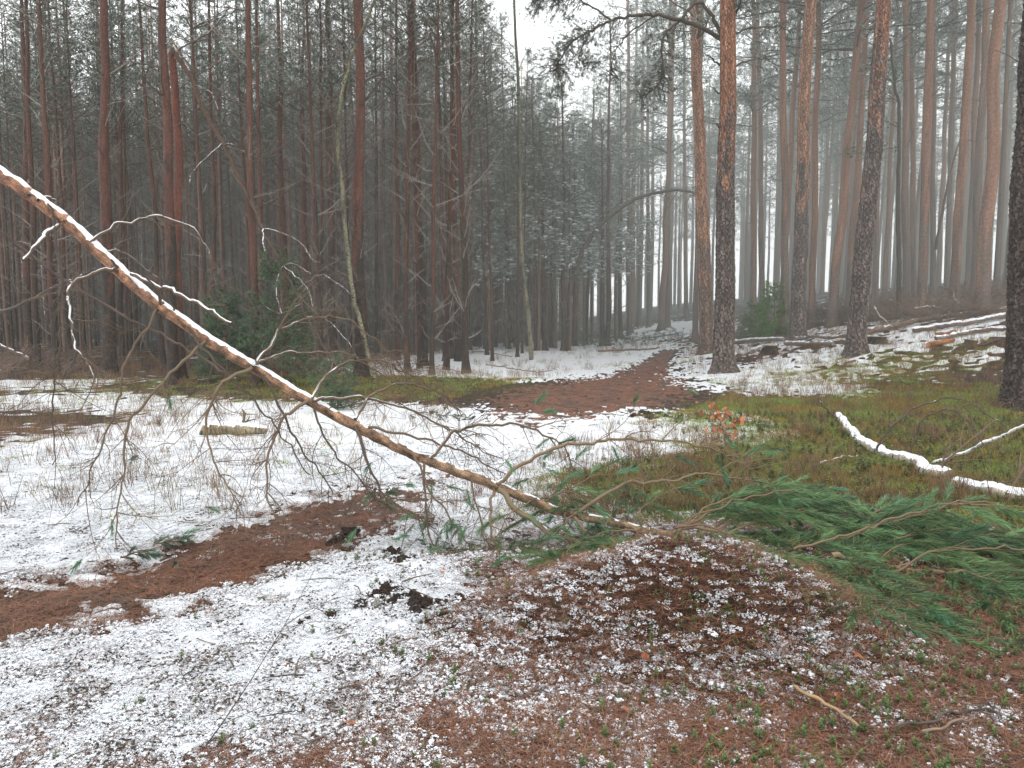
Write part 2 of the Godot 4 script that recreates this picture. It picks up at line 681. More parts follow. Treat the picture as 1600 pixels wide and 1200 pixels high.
func snow_amount(x: float, z: float, tr: Vector2) -> float:
	var s := 0.22 + minf(1.05, spots("snow", snow_spots, x, z)) - minf(0.9, spots("bare", bare_spots, x, z))
	s -= tr.y * smoothstep(-0.2, 0.25, tr.x + 1.2 * n_mid.get_noise_2d(x * 0.8 + 5.0, z * 0.8) + 0.7 * n_fine.get_noise_2d(x * 0.6, z * 0.6)) * 1.1
	s += 0.20 * n_low.get_noise_2d(x * 1.7 + 40.0, z * 1.7) + 0.34 * n_mid.get_noise_2d(x + 17.0, z) + (0.34 * n_fine.get_noise_2d(x, z + 11.0) if z > -8.0 else 0.34 * smoothstep(-13.0, -8.0, z) * n_fine.get_noise_2d(x, z + 11.0))
	return s


func axis(lo: float, hi: float, mid: float, core: float, least: float, grow: float, most: float) -> PackedFloat32Array:
	var up := []
	var t := mid
	while t < hi:
		up.append(t)
		t += minf(most, least + grow * maxf(0.0, absf(t - mid) - core))
	var down := []
	t = mid
	while t > lo:
		t -= minf(most, least + grow * maxf(0.0, absf(t - mid) - core))
		down.append(t)
	down.reverse()
	return PackedFloat32Array(down + up)


var cells_trail := PackedVector2Array()
var cells_base := PackedFloat32Array()
var cells_snow := PackedFloat32Array()


func build_ground() -> void:
	xs = axis(-72.0, 78.0, 0.3, 2.2, 0.022, 0.019, 4.0)
	zs = axis(-118.0, 6.0, -3.2, 0.9, 0.019, 0.011, 4.0)
	var g := Geo.new()
	var nx := xs.size()
	var nz := zs.size()
	for j in nz:
		var z := zs[j]
		for i in nx:
			var x := xs[i]
			var tr := on_trail(x, z)
			var s := snow_amount(x, z, tr)
			var base := ground_y(x, z) - 0.025 * smoothstep(-0.3, 0.6, tr.x)
			cells_trail.append(tr)
			cells_base.append(base)
			cells_snow.append(s)
			var f := n_fine.get_noise_2d(x + 3.0, z)
			var f2 := n_mid.get_noise_2d(x * 2.3, z * 2.3 + 60.0)
			var moss := clampf(spots("moss", moss_spots, x, z) + 0.5 * n_mid.get_noise_2d(x + 90.0, z) + 0.3 * n_low.get_noise_2d(x * 2.0, z * 2.0) - 0.1, 0.0, 1.0)
			var rough := 0.020 * (1.0 - smoothstep(6.0, 13.0, -z))
			g.v.append(Vector3(x, base + rough * f + 0.02 * f2 - 0.004, z))
			var col := Color(0.125, 0.07, 0.048).lerp(Color(0.045, 0.034, 0.027), clampf(0.5 + f2 * 1.7, 0.0, 1.0))
			if z > -5.5:
				col = col.lerp(Color(0.25, 0.115, 0.055), 0.75 * exp(-pow((x - 0.75) / 1.0, 2.0) - pow((z + 3.85) / 0.6, 2.0)) * clampf(0.7 + f2, 0.0, 1.0))
			col = col.lerp(Color(0.17, 0.20, 0.055), moss * 0.85)
			col = shade(col, 0.8 + 0.6 * f)
			g.c.append(col)
			g.t.append(Vector2(x, z) * 0.9)
	grid_faces(g, nx, nz)
	var o := whole("ground", g.mesh(M.litter))
	tag(o, "brown forest floor of needles, moss and dark soil", "", "", "structure")


func grid_faces(g: Geo, nx: int, nz: int) -> void:
	g.n.resize(g.v.size())
	for j in nz:
		for i in nx:
			var a := g.v[j * nx + maxi(i - 1, 0)]
			var b := g.v[j * nx + mini(i + 1, nx - 1)]
			var c := g.v[maxi(j - 1, 0) * nx + i]
			var d := g.v[mini(j + 1, nz - 1) * nx + i]
			g.n[j * nx + i] = (d - c).cross(b - a).normalized()
	for j in nz - 1:
		for i in nx - 1:
			var a := j * nx + i
			for q: int in [a, a + 1, a + nx, a + 1, a + nx + 1, a + nx]:
				g.ix.append(q)


func build_snow_cover() -> void:
	var g := Geo.new()
	var nx := xs.size()
	var nz := zs.size()
	var where := PackedInt32Array()
	where.resize(nx * nz)
	where.fill(-1)
	var keep := PackedByteArray()
	keep.resize(nx * nz)
	for j in nz:
		for i in nx:
			var k := j * nx + i
			if -zs[j] < 75.0 and zs[j] < 0.0 and cells_snow[k] > 0.30:
				keep[k] = 1
	var tops := PackedFloat32Array()
	tops.resize(nx * nz)
	for j in nz:
		for i in nx:
			var k := j * nx + i
			if zs[j] > -5.5:
				cells_snow[k] -= 0.45 * exp(-pow((xs[i] - 0.75) / 1.0, 2.0) - pow((zs[j] + 3.85) / 0.6, 2.0))
			var t := clampf((cells_snow[k] - 0.46) * 0.055, -0.05, 0.017)
			t += 0.004 * n_fine.get_noise_2d(xs[i] * 1.7 + 50.0, zs[j] * 1.7)
			tops[k] = cells_base[k] + t
	for j in range(1, nz - 1):
		for i in range(1, nx - 1):
			var k := j * nx + i
			if keep[k] or keep[k + 1] or keep[k + nx] or keep[k + nx + 1]:
				for q: int in [k, k + 1, k + nx, k + nx + 1]:
					if where[q] < 0:
						where[q] = g.v.size()
						var x := xs[q % nx]
						var z := zs[q / nx]
						g.v.append(Vector3(x, tops[q], z))
						var dx := xs[mini(q % nx + 1, nx - 1)] - xs[q % nx - 1]
						var dz := zs[mini(q / nx + 1, nz - 1)] - zs[q / nx - 1]
						g.n.append(Vector3(-(tops[q + 1] - tops[q - 1]) / dx, 1.0, -(tops[mini(q + nx, nx * nz - 1)] - tops[q - nx]) / dz).normalized())
						g.c.append(Color.WHITE)
						g.t.append(Vector2(x, z))
				for q: int in [k, k + 1, k + nx, k + 1, k + nx + 1, k + nx]:
					g.ix.append(where[q])
	var o := whole("snow_cover", g.mesh(M.snow))
	tag(o, "thin patchy white snow lying over the forest floor", "", "", "structure")


func build_path() -> void:
	var pts := []
	for t: Array in trail:
		var a: Vector2 = t[0]
		pts.append(Vector3(a.x, t[1], a.y))
	var line := smooth(pts, 46)
	var g := Geo.new()
	var nx := 64
	var m := line.size()
	for j in m:
		var tan := line[mini(j + 1, m - 1)] - line[maxi(j - 1, 0)]
		var side := Vector2(tan.z, -tan.x).normalized()
		var w := line[j].y
		for i in nx + 1:
			var f := i * 2.0 / nx - 1.0
			var x := line[j].x + side.x * f * w * 1.3
			var z := line[j].z + side.y * f * w * 1.3
			var e := absf(f) * 1.3 + 0.5 * n_mid.get_noise_2d(x * 1.3, z * 1.3 + 5.0)
			var y := ground_y(x, z) - 0.030 + 0.012 * n_mid.get_noise_2d(x * 1.6, z * 1.6) + 0.014 * n_fine.get_noise_2d(x, z)
			y += 0.012 * (1.0 - smoothstep(0.5, 1.15, e)) - 0.05 * smoothstep(0.95, 1.3, e)
			g.v.append(Vector3(x, y, z))
			var k := n_mid.get_noise_2d(x * 0.8 + 8.0, z * 0.8)
			var col := (Color(0.34, 0.185, 0.125) if z > -8.0 else Color(0.43, 0.215, 0.14)).lerp(Color(0.17, 0.14, 0.125), clampf((0.6 if z > -8.0 else 0.3) + k * 2.2, 0.0, 1.0))
			g.c.append(shade(col, 0.9 + 0.5 * n_fine.get_noise_2d(x, z + 70.0)))
			g.t.append(Vector2(x, z) * 0.9)
	grid_faces(g, nx + 1, m)
	var o := whole("path", g.mesh(M.trail))
	tag(o, "brown muddy needle strewn trail winding into the wood", "", "", "structure")


# ---------------------------------------------------------------- trees

var young: Array = []
var old: Array = []
var twig_meshes: Array = []
var standing: Array = []


func trunk_geo(h: float, r0: float, r1: float, sides: int, rings: int, wob: float, lo: Color, hi: Color, hb: float, hw: float, relief := 0.0, fine_to := 0.0) -> Geo:
	var g := Geo.new()
	var pa := rf(0, 100.0)
	var us := maxi(1, roundi(TAU * r0 / 0.42))
	var ys := []
	if fine_to > 0.0:
		var y := -0.3
		while y < h:
			ys.append(y)
			y += 0.022 if y < fine_to else 0.5
		ys.append(h)
	else:
		for i in rings + 1:
			ys.append(-0.3 + (h + 0.3) * pow(float(i) / rings, 1.15))
	var m := ys.size()
	for i in m:
		var y: float = ys[i]
		var k := clampf(y / h, 0.0, 1.0)
		var r := lerpf(r0, r1, pow(k, 0.9)) + r0 * 0.5 * exp(-maxf(y, -0.1) / 0.22)
		var cx := wob * n_low.get_noise_2d(y * 0.28, pa) * minf(1.0, y * 0.5)
		var cz := wob * n_low.get_noise_2d(y * 0.28, pa + 50.0) * minf(1.0, y * 0.5)
		for q in sides + 1:
			var a := TAU * (q % sides) / sides
			var o := Vector3(cos(a), 0, sin(a))
			var rr := r
			var fl := 1.0 + 0.22 * exp(-maxf(y, 0.0) / 0.3) * sin(a * 3.0 + pa) + 0.05 * n_mid.get_noise_3d(o.x * 0.5, y * 0.35 + pa, o.z * 0.5)
			rr *= fl
			var there := y + hw * 1.6 * n_mid.get_noise_3d(o.x * r * 1.2, y * 0.22 + pa, o.z * r * 1.2) + hw * n_fine.get_noise_3d(o.x * r, y * 0.3 + pa, o.z * r) * 0.8
			var up := smoothstep(hb - hw * 0.4, hb + hw * 0.4, there)
			var tone := 1.0 + 0.45 * n_mid.get_noise_3d(o.x * r * 2.0, y * 0.5 + pa + 9.0, o.z * r * 2.0)
			var crack := 1.0
			if relief > 0.0:
				var p := Vector3(o.x * r * 17.0, y * 4.2 + pa, o.z * r * 17.0)
				p += Vector3.ONE * 2.2 * n_mid.get_noise_3d(o.x * r * 3.0, y * 1.4 + pa, o.z * r * 3.0)
				var c := n_cell.get_noise_3dv(p) + 1.0
				var plate := smoothstep(0.02, 0.5, c)
				rr += relief * lerpf(plate, plate * 0.22, up) * minf(1.0, r / 0.12)
				rr += relief * 0.3 * n_fine.get_noise_3d(o.x * r * 1.5, y + pa, o.z * r * 1.5)
				crack = lerpf(0.55 + 0.5 * plate, 0.8 + 0.25 * plate, up)
			var col := lo.lerp(hi, up)
			g.v.append(Vector3(cx, y, cz) + o * rr)
			g.n.append(o)
			g.c.append(shade(col, tone * crack))
			g.t.append(Vector2(float(us) * q / sides, y / 0.84))
	var s := sides + 1
	for i in m - 1:
		for q in sides:
			var a := i * s + q
			for w: int in [a, a + 1, a + s, a + 1, a + s + 1, a + s]:
				g.ix.append(w)
	if relief > 0.0:
		for i in range(1, m - 1):
			for q in s:
				var dq := g.v[i * s + (q + 1) % sides] - g.v[i * s + (q - 1 + sides) % sides]
				g.n[i * s + q] = (g.v[(i + 1) * s + q] - g.v[(i - 1) * s + q]).cross(dq).normalized()
	return g


# one bare branch that leaves the stem and bends up, with side twigs
func bare_branch(g: Geo, from: Vector3, az: float, up: float, length: float, r: float, twigs: int, col := Color(0.15, 0.12, 0.10)) -> void:
	var pts := []
	var p := from
	var el := up
	var turn := az
	var step := length / 5.0
	for i in 6:
		pts.append(p)
		p += Vector3(cos(turn) * cos(el), sin(el), sin(turn) * cos(el)) * step
		el += rf(-0.16, 0.2)
		turn += rf(-0.22, 0.22)
	var line := smooth(pts, 2)
	g.tube(line, radii(line.size(), r, r * 0.25), 4, col, shade(col, 1.25))
	for k in twigs:
		var i := rng.randi_range(2, line.size() - 3)
		var d := (line[i + 1] - line[i]).normalized()
		var dir := (d + side_of(d) * rf(0.6, 1.2) + Vector3(0, rf(-0.2, 0.5), 0)).normalized()
		var l := rf(0.15, 0.45) * length * 0.6
		var q := PackedVector3Array([line[i], line[i] + dir * l * 0.5 + rdir() * 0.03, line[i] + dir * l + rdir() * 0.08 + Vector3(0, 0.04, 0)])
		g.tube(q, radii(3, r * 0.42, r * 0.12), 3, col, col)


func tuft(g: Geo, p: Vector3, d: Vector3, l: float, w: float, count: int, col: Color, spread := 1.0, frost := 0.0) -> void:
	for k in count:
		var dir := (d * rf(0.2, 1.0) + rdir() * spread).normalized()
		var c := shade(col, rf(0.55, 1.35)) if rng.randf() > frost else Color(0.62, 0.66, 0.64) * rf(0.6, 1.0)
		g.needle(p + d * rf(-0.5, 0.5) * l, dir * l * rf(0.7, 1.15), side_of(dir), w, c)


# a needled limb; snow goes into a second shape
func limb(g: Geo, needles: Geo, from: Vector3, az: float, up: float, length: float, r: float, tufts: int, nl: float, nw: float, per: int, col: Color, droop: float, snow: Geo = null, frost := 0.0) -> void:
	var bark := Color(0.11, 0.075, 0.055)
	var pts := []
	var p := from
	var el := up
	var turn := az
	for i in 6:
		pts.append(p)
		p += Vector3(cos(turn) * cos(el), sin(el), sin(turn) * cos(el)) * length / 5.0
		el += rf(-0.2, 0.2) - droop
		turn += rf(-0.3, 0.3)
	var line := smooth(pts, 2)
	g.tube(line, radii(line.size(), r, r * 0.2), 4, bark, bark)
	for k in tufts:
		var f := sqrt(rf(0.08, 1.0))
		var i := mini(int(f * (line.size() - 1)), line.size() - 2)
		var d := (line[i + 1] - line[i]).normalized()
		var sd := side_of(d)
		var out := line[i] + sd * rf(0.05, 0.36) * length * (1.1 - f * 0.6) + Vector3(0, rf(-0.1, 0.12), 0) - Vector3(0, droop, 0) * rf(0.0, 0.8)
		if k % 3 == 0:
			g.tube(PackedVector3Array([line[i], (line[i] + out) * 0.5 + rdir() * 0.05, out]), PackedFloat32Array([r * 0.3, r * 0.2, r * 0.1]), 3, bark, bark)
		tuft(needles, out, (d + sd * 0.7).normalized(), nl, nw, per, col, 1.0, frost)
		if snow and rng.randf() < 0.3:
			snow.blob(out + Vector3(0, nl * 0.32, 0), Vector3(rf(0.06, 0.15), rf(0.02, 0.045), rf(0.06, 0.15)), Color.WHITE, n_mid, 0.6, 6, 3)


func make_young(h: float, r: float, hb: float, light: float) -> Dictionary:
	var t := trunk_geo(h, r, 0.02, 14, 34, 0.08, Color(0.095, 0.068, 0.054), Color(0.20, 0.088, 0.06), hb, 2.6)
	var dead := Geo.new()
	var live := Geo.new()
	var y := 0.9
	while y < h * 0.66:
		for k in rng.randi_range(2, 4):
			bare_branch(dead, Vector3(0, y + rf(-0.06, 0.06), 0), rf(0, TAU), rf(0.15, 0.85), rf(0.5, 1.9) * clampf(0.5 + y * 0.12, 0.6, 1.1), rf(0.009, 0.016), rng.randi_range(2, 5), Color(0.13, 0.10, 0.08) if rng.randf() < 0.6 else Color(0.27, 0.24, 0.21))
		y += rf(0.36, 0.6)
	var crown := Geo.new()
	y = h * 0.58
	while y < h:
		var k := (h - y) / (h * 0.42)
		for q in rng.randi_range(3, 4):
			limb(live, crown, Vector3(0, y, 0), rf(0, TAU), rf(0.25, 0.75), 0.35 + 1.45 * pow(k, 0.7), 0.014, int(5 + 8 * k), 0.13, 0.015, 11, Color(0.08, 0.11, 0.068), 0.03, null, 0.18)
		y += rf(0.3, 0.45)
	tuft(crown, Vector3(0, h, 0), Vector3.UP, 0.2, 0.02, 40, Color(0.05, 0.08, 0.04))
	for i in live.ix:
		dead.ix.append(i + dead.v.size())
	dead.v.append_array(live.v)
	dead.n.append_array(live.n)
	dead.c.append_array(live.c)
	dead.t.append_array(live.t)
	return {"trunk": t.mesh(M.flaky_bark), "twigs": dead.mesh(M.twig), "crown": crown.mesh(M.needle), "h": h, "r": r}


func make_old(h: float, r: float, hb: float, hw: float) -> Dictionary:
	var t := trunk_geo(h, r, 0.07, 18, 40, 0.1, Color(0.28, 0.21, 0.18), Color(0.50, 0.275, 0.19), hb, hw)
	var wood := Geo.new()
	var crown := Geo.new()
	var y := h * 0.22
	while y < h * 0.5:
		if rng.randf() < 0.7:
			bare_branch(wood, Vector3(0, y, 0), rf(0, TAU), rf(-0.1, 0.5), rf(0.25, 1.6), 0.016, 3)
		y += rf(0.5, 1.1)
	y = h * 0.42
	while y < h:
		var k := (h - y) / (h * 0.58)
		for q in rng.randi_range(1, 3):
			limb(wood, crown, Vector3(0, y, 0), rf(0, TAU), rf(0.0, 0.6), 0.6 + 2.6 * pow(k, 0.5) * rf(0.5, 1.0), 0.035, int(14 + 24 * k), 0.15, 0.02, 12, Color(0.11, 0.15, 0.10), 0.03, null, 0.38)
		y += rf(0.35, 0.75)
	tuft(crown, Vector3(0, h, 0), Vector3.UP, 0.25, 0.025, 60, Color(0.05, 0.08, 0.045))
	return {"trunk": t.mesh(M.flaky_bark), "twigs": wood.mesh(M.twig), "crown": crown.mesh(M.needle), "h": h, "r": r}


func stand(o: Node3D, lean: float, yaw: float, back := 0.0) -> void:
	var up := Vector3(lean, 1.0, back).normalized()
	var fwd := Vector3.BACK.rotated(Vector3.UP, yaw)
	var rt := up.cross(fwd).normalized()
	o.basis = Basis(rt, up, rt.cross(up).normalized())


# kind: "young" or "old"; at: x, z and lean of the stem; r: its radius
func pine(kind: String, at: Vector3, r: float, label: String, group := "", branches := false, unique: Geo = null, bark := "plated_bark") -> Node3D:
	var pick: Array = young if kind == "young" else old
	var d: Dictionary = pick[rng.randi() % pick.size()]
	var o := thing("pine_tree", label, "pine tree", Vector3(at.x, ground_y(at.x, at.y), at.y), group)
	stand(o, at.z, rf(0, TAU) if unique == null else 0.0, rf(-0.02, 0.02))
	var tall := rf(0.92, 1.1) * under_gap(at.x, -at.y, d.h)
	if unique:
		part("trunk", unique.mesh(M[bark]), o)
	else:
		var t := part("trunk", d.trunk, o)
		t.scale = Vector3(r / d.r, tall, r / d.r)
	if branches:
		var y := rf(1.0, 1.6)
		while y < 8.6:
			for k in rng.randi_range(1, 2):
				var b := part("dead_branch", twig_meshes[rng.randi() % twig_meshes.size()], o)
				b.position = Vector3(0, y + rf(-0.05, 0.05), 0)
				b.rotation = Vector3(0, rf(0, TAU), 0)
				b.scale = Vector3.ONE * clampf(0.45 + y * 0.12, 0.5, 1.25) * rf(0.7, 1.1)
			y += rf(0.45, 0.75)
	else:
		var w := part("bare_branches", d.twigs, o)
		w.scale = Vector3(1, tall, 1)
		w.set_meta("kind", "stuff")
	var c := part("crown", d.crown, o)
	c.scale = Vector3(1, tall, 1)
	standing.append(Vector2(at.x, at.y))
	return o


# the trees along the ride behind the trail bend are lower, so that the sky shows over them
func under_gap(x: float, d: float, h: float) -> float:
	var k := x / d
	if k < -0.05 or k > 0.145 or d < 26.0:
		return 1.0
	return minf(1.0, (1.55 + (0.225 + absf(k - 0.07) * 1.6) * d) * rf(0.8, 1.2) / h)


func clear_of(x: float, z: float, gap: float) -> bool:
	for p: Vector2 in standing:
		if absf(p.x - x) < gap and absf(p.y - z) < gap and p.distance_to(Vector2(x, z)) < gap:
			return false
	return true


func build_forest() -> void:
	for k in 8:
		var g := Geo.new()
		bare_branch(g, Vector3.ZERO, 0.0, rf(0.2, 0.8), rf(0.9, 2.2), rf(0.010, 0.017), 9, Color(0.25, 0.22, 0.19) if k % 4 == 0 else Color(0.09, 0.07, 0.058))
		twig_meshes.append(g.mesh(M.twig))
	for s: Array in [[14.0, 0.09, 2.5], [15.5, 0.11, 3.5], [13.0, 0.08, 1.5], [16.5, 0.12, 4.0], [14.5, 0.07, 2.0], [12.0, 0.06, 3.0]]:
		young.append(make_young(s[0], s[1], s[2], 1.0))
	for s: Array in [[24.0, 0.20, 5.0, 4.0], [26.0, 0.22, 8.0, 4.0], [23.0, 0.18, 3.0, 3.0], [25.0, 0.2, 6.5, 5.0], [22.0, 0.17, 2.0, 3.0]]:
		old.append(make_old(s[0], s[1], s[2], s[3]))
	var grey := Color(0.33, 0.26, 0.23)
	var rust := Color(0.64, 0.31, 0.19)
	var dark_low := Color(0.10, 0.07, 0.055)
	var dark_red := Color(0.22, 0.09, 0.06)

	# the tall old pines on the slope, the nearest first
	var big := pine("old", Vector3(5.364, -19.943, -0.011), 0.251, "tall old pine beside the trail bend, grey plated foot, orange above", "", false, trunk_geo(24.0, 0.25, 0.08, 60, 0, 0.06, grey, rust, 5.6, 2.2, 0.022, 9.2))
	limbs_over_trail(big)
	pine("old", Vector3(8.214, -12.545, -0.018), 0.286, "dark rough pine trunk cut by the picture edge above the heather", "", false, trunk_geo(24.0, 0.27, 0.09, 60, 0, 0.1, Color(0.19, 0.14, 0.12), rust, 9.0, 2.0, 0.028, 7.5))
	pine("old", Vector3(8.748, -20.063, 0.054), 0.237, "leaning grey pine standing between the stumps and long fallen poles", "", false, trunk_geo(25.0, 0.225, 0.08, 56, 0, 0.08, grey, Color(0.60, 0.30, 0.20), 7.2, 2.6, 0.02, 9.6))
	pine("old", Vector3(6.33, -25.601, -0.056), 0.198, "smooth orange pine just behind the tall pine at the trail bend", "", false, trunk_geo(25.0, 0.22, 0.08, 44, 0, 0.08, Color(0.44, 0.29, 0.22), Color(0.72, 0.37, 0.23), 3.5, 2.5, 0.012, 11.0))
	pine("old", Vector3(8.839, -24.402, 0.008), 0.208, "broad orange-topped pine behind the small stump, slightly leaning", "", false, trunk_geo(26.0, 0.225, 0.08, 44, 0, 0.08, grey, Color(0.72, 0.38, 0.24), 5.0, 3.0, 0.014, 11.0))
	pine("old", Vector3(9.112, -26.222, -0.044), 0.139, "straight slim pine with a bright rust patch beside the broad orange-topped pine")
	pine("old", Vector3(7.671, -33, -0.004), 0.121, "thin rusty pine seen through the gap beside the trail bend pine")
	pine("old", Vector3(10.996, -36, -0.021), 0.146, "paler of two neighbouring slim pines behind the green bush")
	pine("old", Vector3(12.037, -38, -0.042), 0.139, "thinner of two neighbouring slim pines behind the green bush")
	pine("old", Vector3(10.625, -28, -0.015), 0.125, "slim orange pine half hidden by the broad orange-topped pine")
	pine("old", Vector3(10.918, -27, 0.06), 0.165, "orange pine leaning strongly away from the broad orange-topped pine")
	pine("old", Vector3(12.766, -30, 0.024), 0.146, "pine between the strongly leaning one and the big leaning grey trunk")
	pine("old", Vector3(15.593, -34, -0.014), 0.124, "thin grey pine just past the big leaning grey trunk")
	pine("old", Vector3(17.856, -38, -0.001), 0.124, "thinnest pine past the big leaning grey trunk, hazy")
	pine("old", Vector3(14.95, -30, -0.042), 0.146, "bright orange straight pine behind the thin dark bent tree")
	pine("old", Vector3(17.268, -34, -0.054), 0.124, "rusty pine close beside the bright orange straight pine")
	pine("old", Vector3(12.947, -25, -0.014), 0.152, "grey-footed pine with orange top standing alone mid slope")
	pine("old", Vector3(17.537, -33, -0.036), 0.121, "slim pine tucked behind the grey-footed lone pine")
	pine("old", Vector3(21.926, -40, -0.029), 0.13, "pale thin pine on the slope past the grey-footed lone pine")
	pine("old", Vector3(13.956, -25, 0.01), 0.152, "dark leaning pine rising behind the bleached dead snag")
	pine("old", Vector3(19.566, -34, -0.02), 0.138, "slender red pine behind the dark leaning one near the snag")
	pine("old", Vector3(16.924, -29, -0.006), 0.165, "rusty pine pressed close to the thick dark leaning pine")
	pine("old", Vector3(13.672, -23, 0.003), 0.196, "thick dark leaning pine at the top of the slope")
	pine("old", Vector3(18.34, -30, -0.013), 0.11, "thin black pine between the slope top pine and the edge")
	pine("old", Vector3(18.795, -30, 0.019), 0.183, "grey pine at the highest part of the slope near the picture edge")

	# the front of the dense plantation
	pine("young", Vector3(-3.309, -17.34, 0), 0.155, "thickest red plantation pine, behind the pale leaning birch", "", true, trunk_geo(17.0, 0.145, 0.03, 40, 0, 0.12, dark_low, dark_red, 3.0, 2.0, 0.007, 9.0), "flaky_bark")
	pine("young", Vector3(-9.932, -19.393, 0.019), 0.189, "thick reddish plantation pine with swollen knot behind the hanging trunk", "", true, trunk_geo(17.0, 0.16, 0.03, 40, 0, 0.12, dark_low, dark_red, 2.6, 2.0, 0.008, 10.0), "flaky_bark")
	pine("young", Vector3(-7.279, -16.895, 0.009), 0.144, "red plantation pine with the snapped top hung at its side", "", true, trunk_geo(17.0, 0.12, 0.03, 40, 0, 0.1, dark_low, dark_red, 3.0, 2.0, 0.007, 9.0), "flaky_bark")
	pine("young", Vector3(-2.683, -23.872, -0.025), 0.146, "dark front plantation pine by the grassy verge, many rising branches", "", true, trunk_geo(16.0, 0.14, 0.03, 32, 0, 0.1, Color(0.09, 0.065, 0.052), Color(0.19, 0.085, 0.06), 4.5, 2.0, 0.006, 10.0), "flaky_bark")
	pine("young", Vector3(-1.768, -26.17, -0.019), 0.138, "red-banded dark pine at the plantation corner beside the snow patch", "", true, trunk_geo(16.0, 0.12, 0.03, 32, 0, 0.1, Color(0.095, 0.068, 0.054), Color(0.21, 0.085, 0.056), 2.2, 1.6, 0.006, 10.0), "flaky_bark")
	pine("young", Vector3(-2.208, -26.327, -0.019), 0.096, "crooked-footed pine between the two dark corner pines", "", true)
	pine("young", Vector3(-5.385, -16.495, 0.007), 0.087, "red pine pair member rising straight behind the snapped top", "", true)
	pine("young", Vector3(-6.521, -20.509, 0.016), 0.075, "slimmer orange twin beside the straight red pine", "", true)
	pine("young", Vector3(-14.966, -24.402, 0.027), 0.129, "plantation pine nearest the picture edge behind the hanging trunk", "", true)
	pine("young", Vector3(-13.102, -26.38, 0.038), 0.107, "dark straight pine next to the thick knotted pine", "", true)
	pine("young", Vector3(-19.47, -35.527, 0.004), 0.202, "red leaning pine behind the snowy end of the hanging trunk", "", true)
	pine("young", Vector3(-13.764, -23.729, 0.002), 0.096, "dim thin pine between the edge pine and the red leaning pine", "", true)
	pine("young", Vector3(-10.431, -23.493, -0.019), 0.086, "curving thin pine on the near side of the snapped-top pine", "", true)
	pine("young", Vector3(-8.166, -21.689, 0.019), 0.071, "thin straight pine under the dangling snapped top", "", true)
	pine("young", Vector3(-7.401, -25.755, 0.004), 0.126, "red pine behind the tip of the dangling snapped top", "", true)
	pine("young", Vector3(-7.053, -26.912, 0.003), 0.131, "red pine above the arching bare branches, dark foot", "", true)
	pine("young", Vector3(-5.979, -26.327, 0), 0.15, "brown-red pine just before the pale leaning birch", "", true)
	pine("young", Vector3(-1.661, -38.56, 0), 0.141, "thin red pine standing past the plantation corner snow", "", true)
	pine("young", Vector3(-0.852, -37.422, -0.007), 0.137, "dark thin pine rising behind the corner snow patch", "", true)
	pine("young", Vector3(0.183, -45.153, -0.015), 0.165, "slim pine just behind the speckled straight birch", "", true)
	var more := "slim pines along the trail edge of the plantation"
	pine("young", Vector3(1.019, -33, -0.014), 0.094, "thin pine first in line past the speckled straight birch", more)
	pine("young", Vector3(1.367, -33, -0.019), 0.107, "sinuous thin pine second past the speckled straight birch", more)
	pine("young", Vector3(1.783, -36, 0.014), 0.088, "tilted thin pine third past the speckled straight birch", more)
	pine("young", Vector3(2.198, -33, -0.013), 0.121, "orange-footed pine just before the arching bent tree", more)
	pine("young", Vector3(2.991, -38, -0.005), 0.154, "stout pine directly behind the foot of the arching tree", more)
	pine("young", Vector3(3.733, -40, 0.025), 0.114, "tilted reddish pine under the bow of the arching tree", more)
	pine("young", Vector3(4.38, -38, -0.014), 0.124, "first of a pair of touching pines under the arch", more)
	pine("young", Vector3(4.595, -38, -0.005), 0.124, "second of a pair of touching pines under the arch", more)
	pine("young", Vector3(6.067, -44, -0.014), 0.125, "straight grey-red pine past the touching pair", more)
	pine("old", Vector3(7.155, -48, -0.021), 0.176, "dark hazy pine left of where the trail vanishes")
	pine("old", Vector3(9.015, -52, -0.023), 0.148, "pale hazy pine where the trail vanishes")
	pine("old", Vector3(8.312, -44, 0.025), 0.179, "nearer of two dark pines where the trail vanishes")
	pine("old", Vector3(9.024, -46, -0.009), 0.168, "second of two dark pines where the trail vanishes")
	pine("old", Vector3(12.12, -55, -0.027), 0.157, "thin hazy pine peeping past the trail bend pines")

	# the rest of the plantation
	var n := 0
	var tries := 0
	while n < 188 and tries < 9000:
		tries += 1
		var d := lerpf(19.5, 58.0, pow(rng.randf(), 0.8))
		var px := rf(-0.72, 0.135)
		var x := px * d
		var edge := -1.4 + (d - 19.0) * 0.155
		if x > edge or not clear_of(x, -d, 0.95):
			continue
		pine("young", Vector3(x, -d, rf(-0.03, 0.03)), rf(0.04, 0.10), "slim dim pine deep in the crowded plantation behind the front row", "pines crowded deep in the plantation")
		n += 1
	n = 0
	tries = 0
	while n < 28 and tries < 6000:
		tries += 1
		var d := rf(31.0, 66.0)
		var x := rf(0.2, 0.72) * d
		if x < 7.5 + (d - 30.0) * 0.12 or not clear_of(x, -d, 2.0):
			continue
		pine("old", Vector3(x, -d, rf(-0.01, 0.05)), rf(0.10, 0.15), "pale hazy pine far up the misty slope behind the front trunks", "hazy pines far up the slope")
		n += 1

	# beyond: one mass of stems and crowns in the mist
	var far := Geo.new()
	far.tube(PackedVector3Array([Vector3(0, -0.5, 0), Vector3(0.1, 7, 0), Vector3(0, 14, 0.1), Vector3(0, 23, 0)]), PackedFloat32Array([0.2, 0.16, 0.11, 0.03]), 7, Color(0.2, 0.14, 0.11), Color(0.36, 0.19, 0.12))
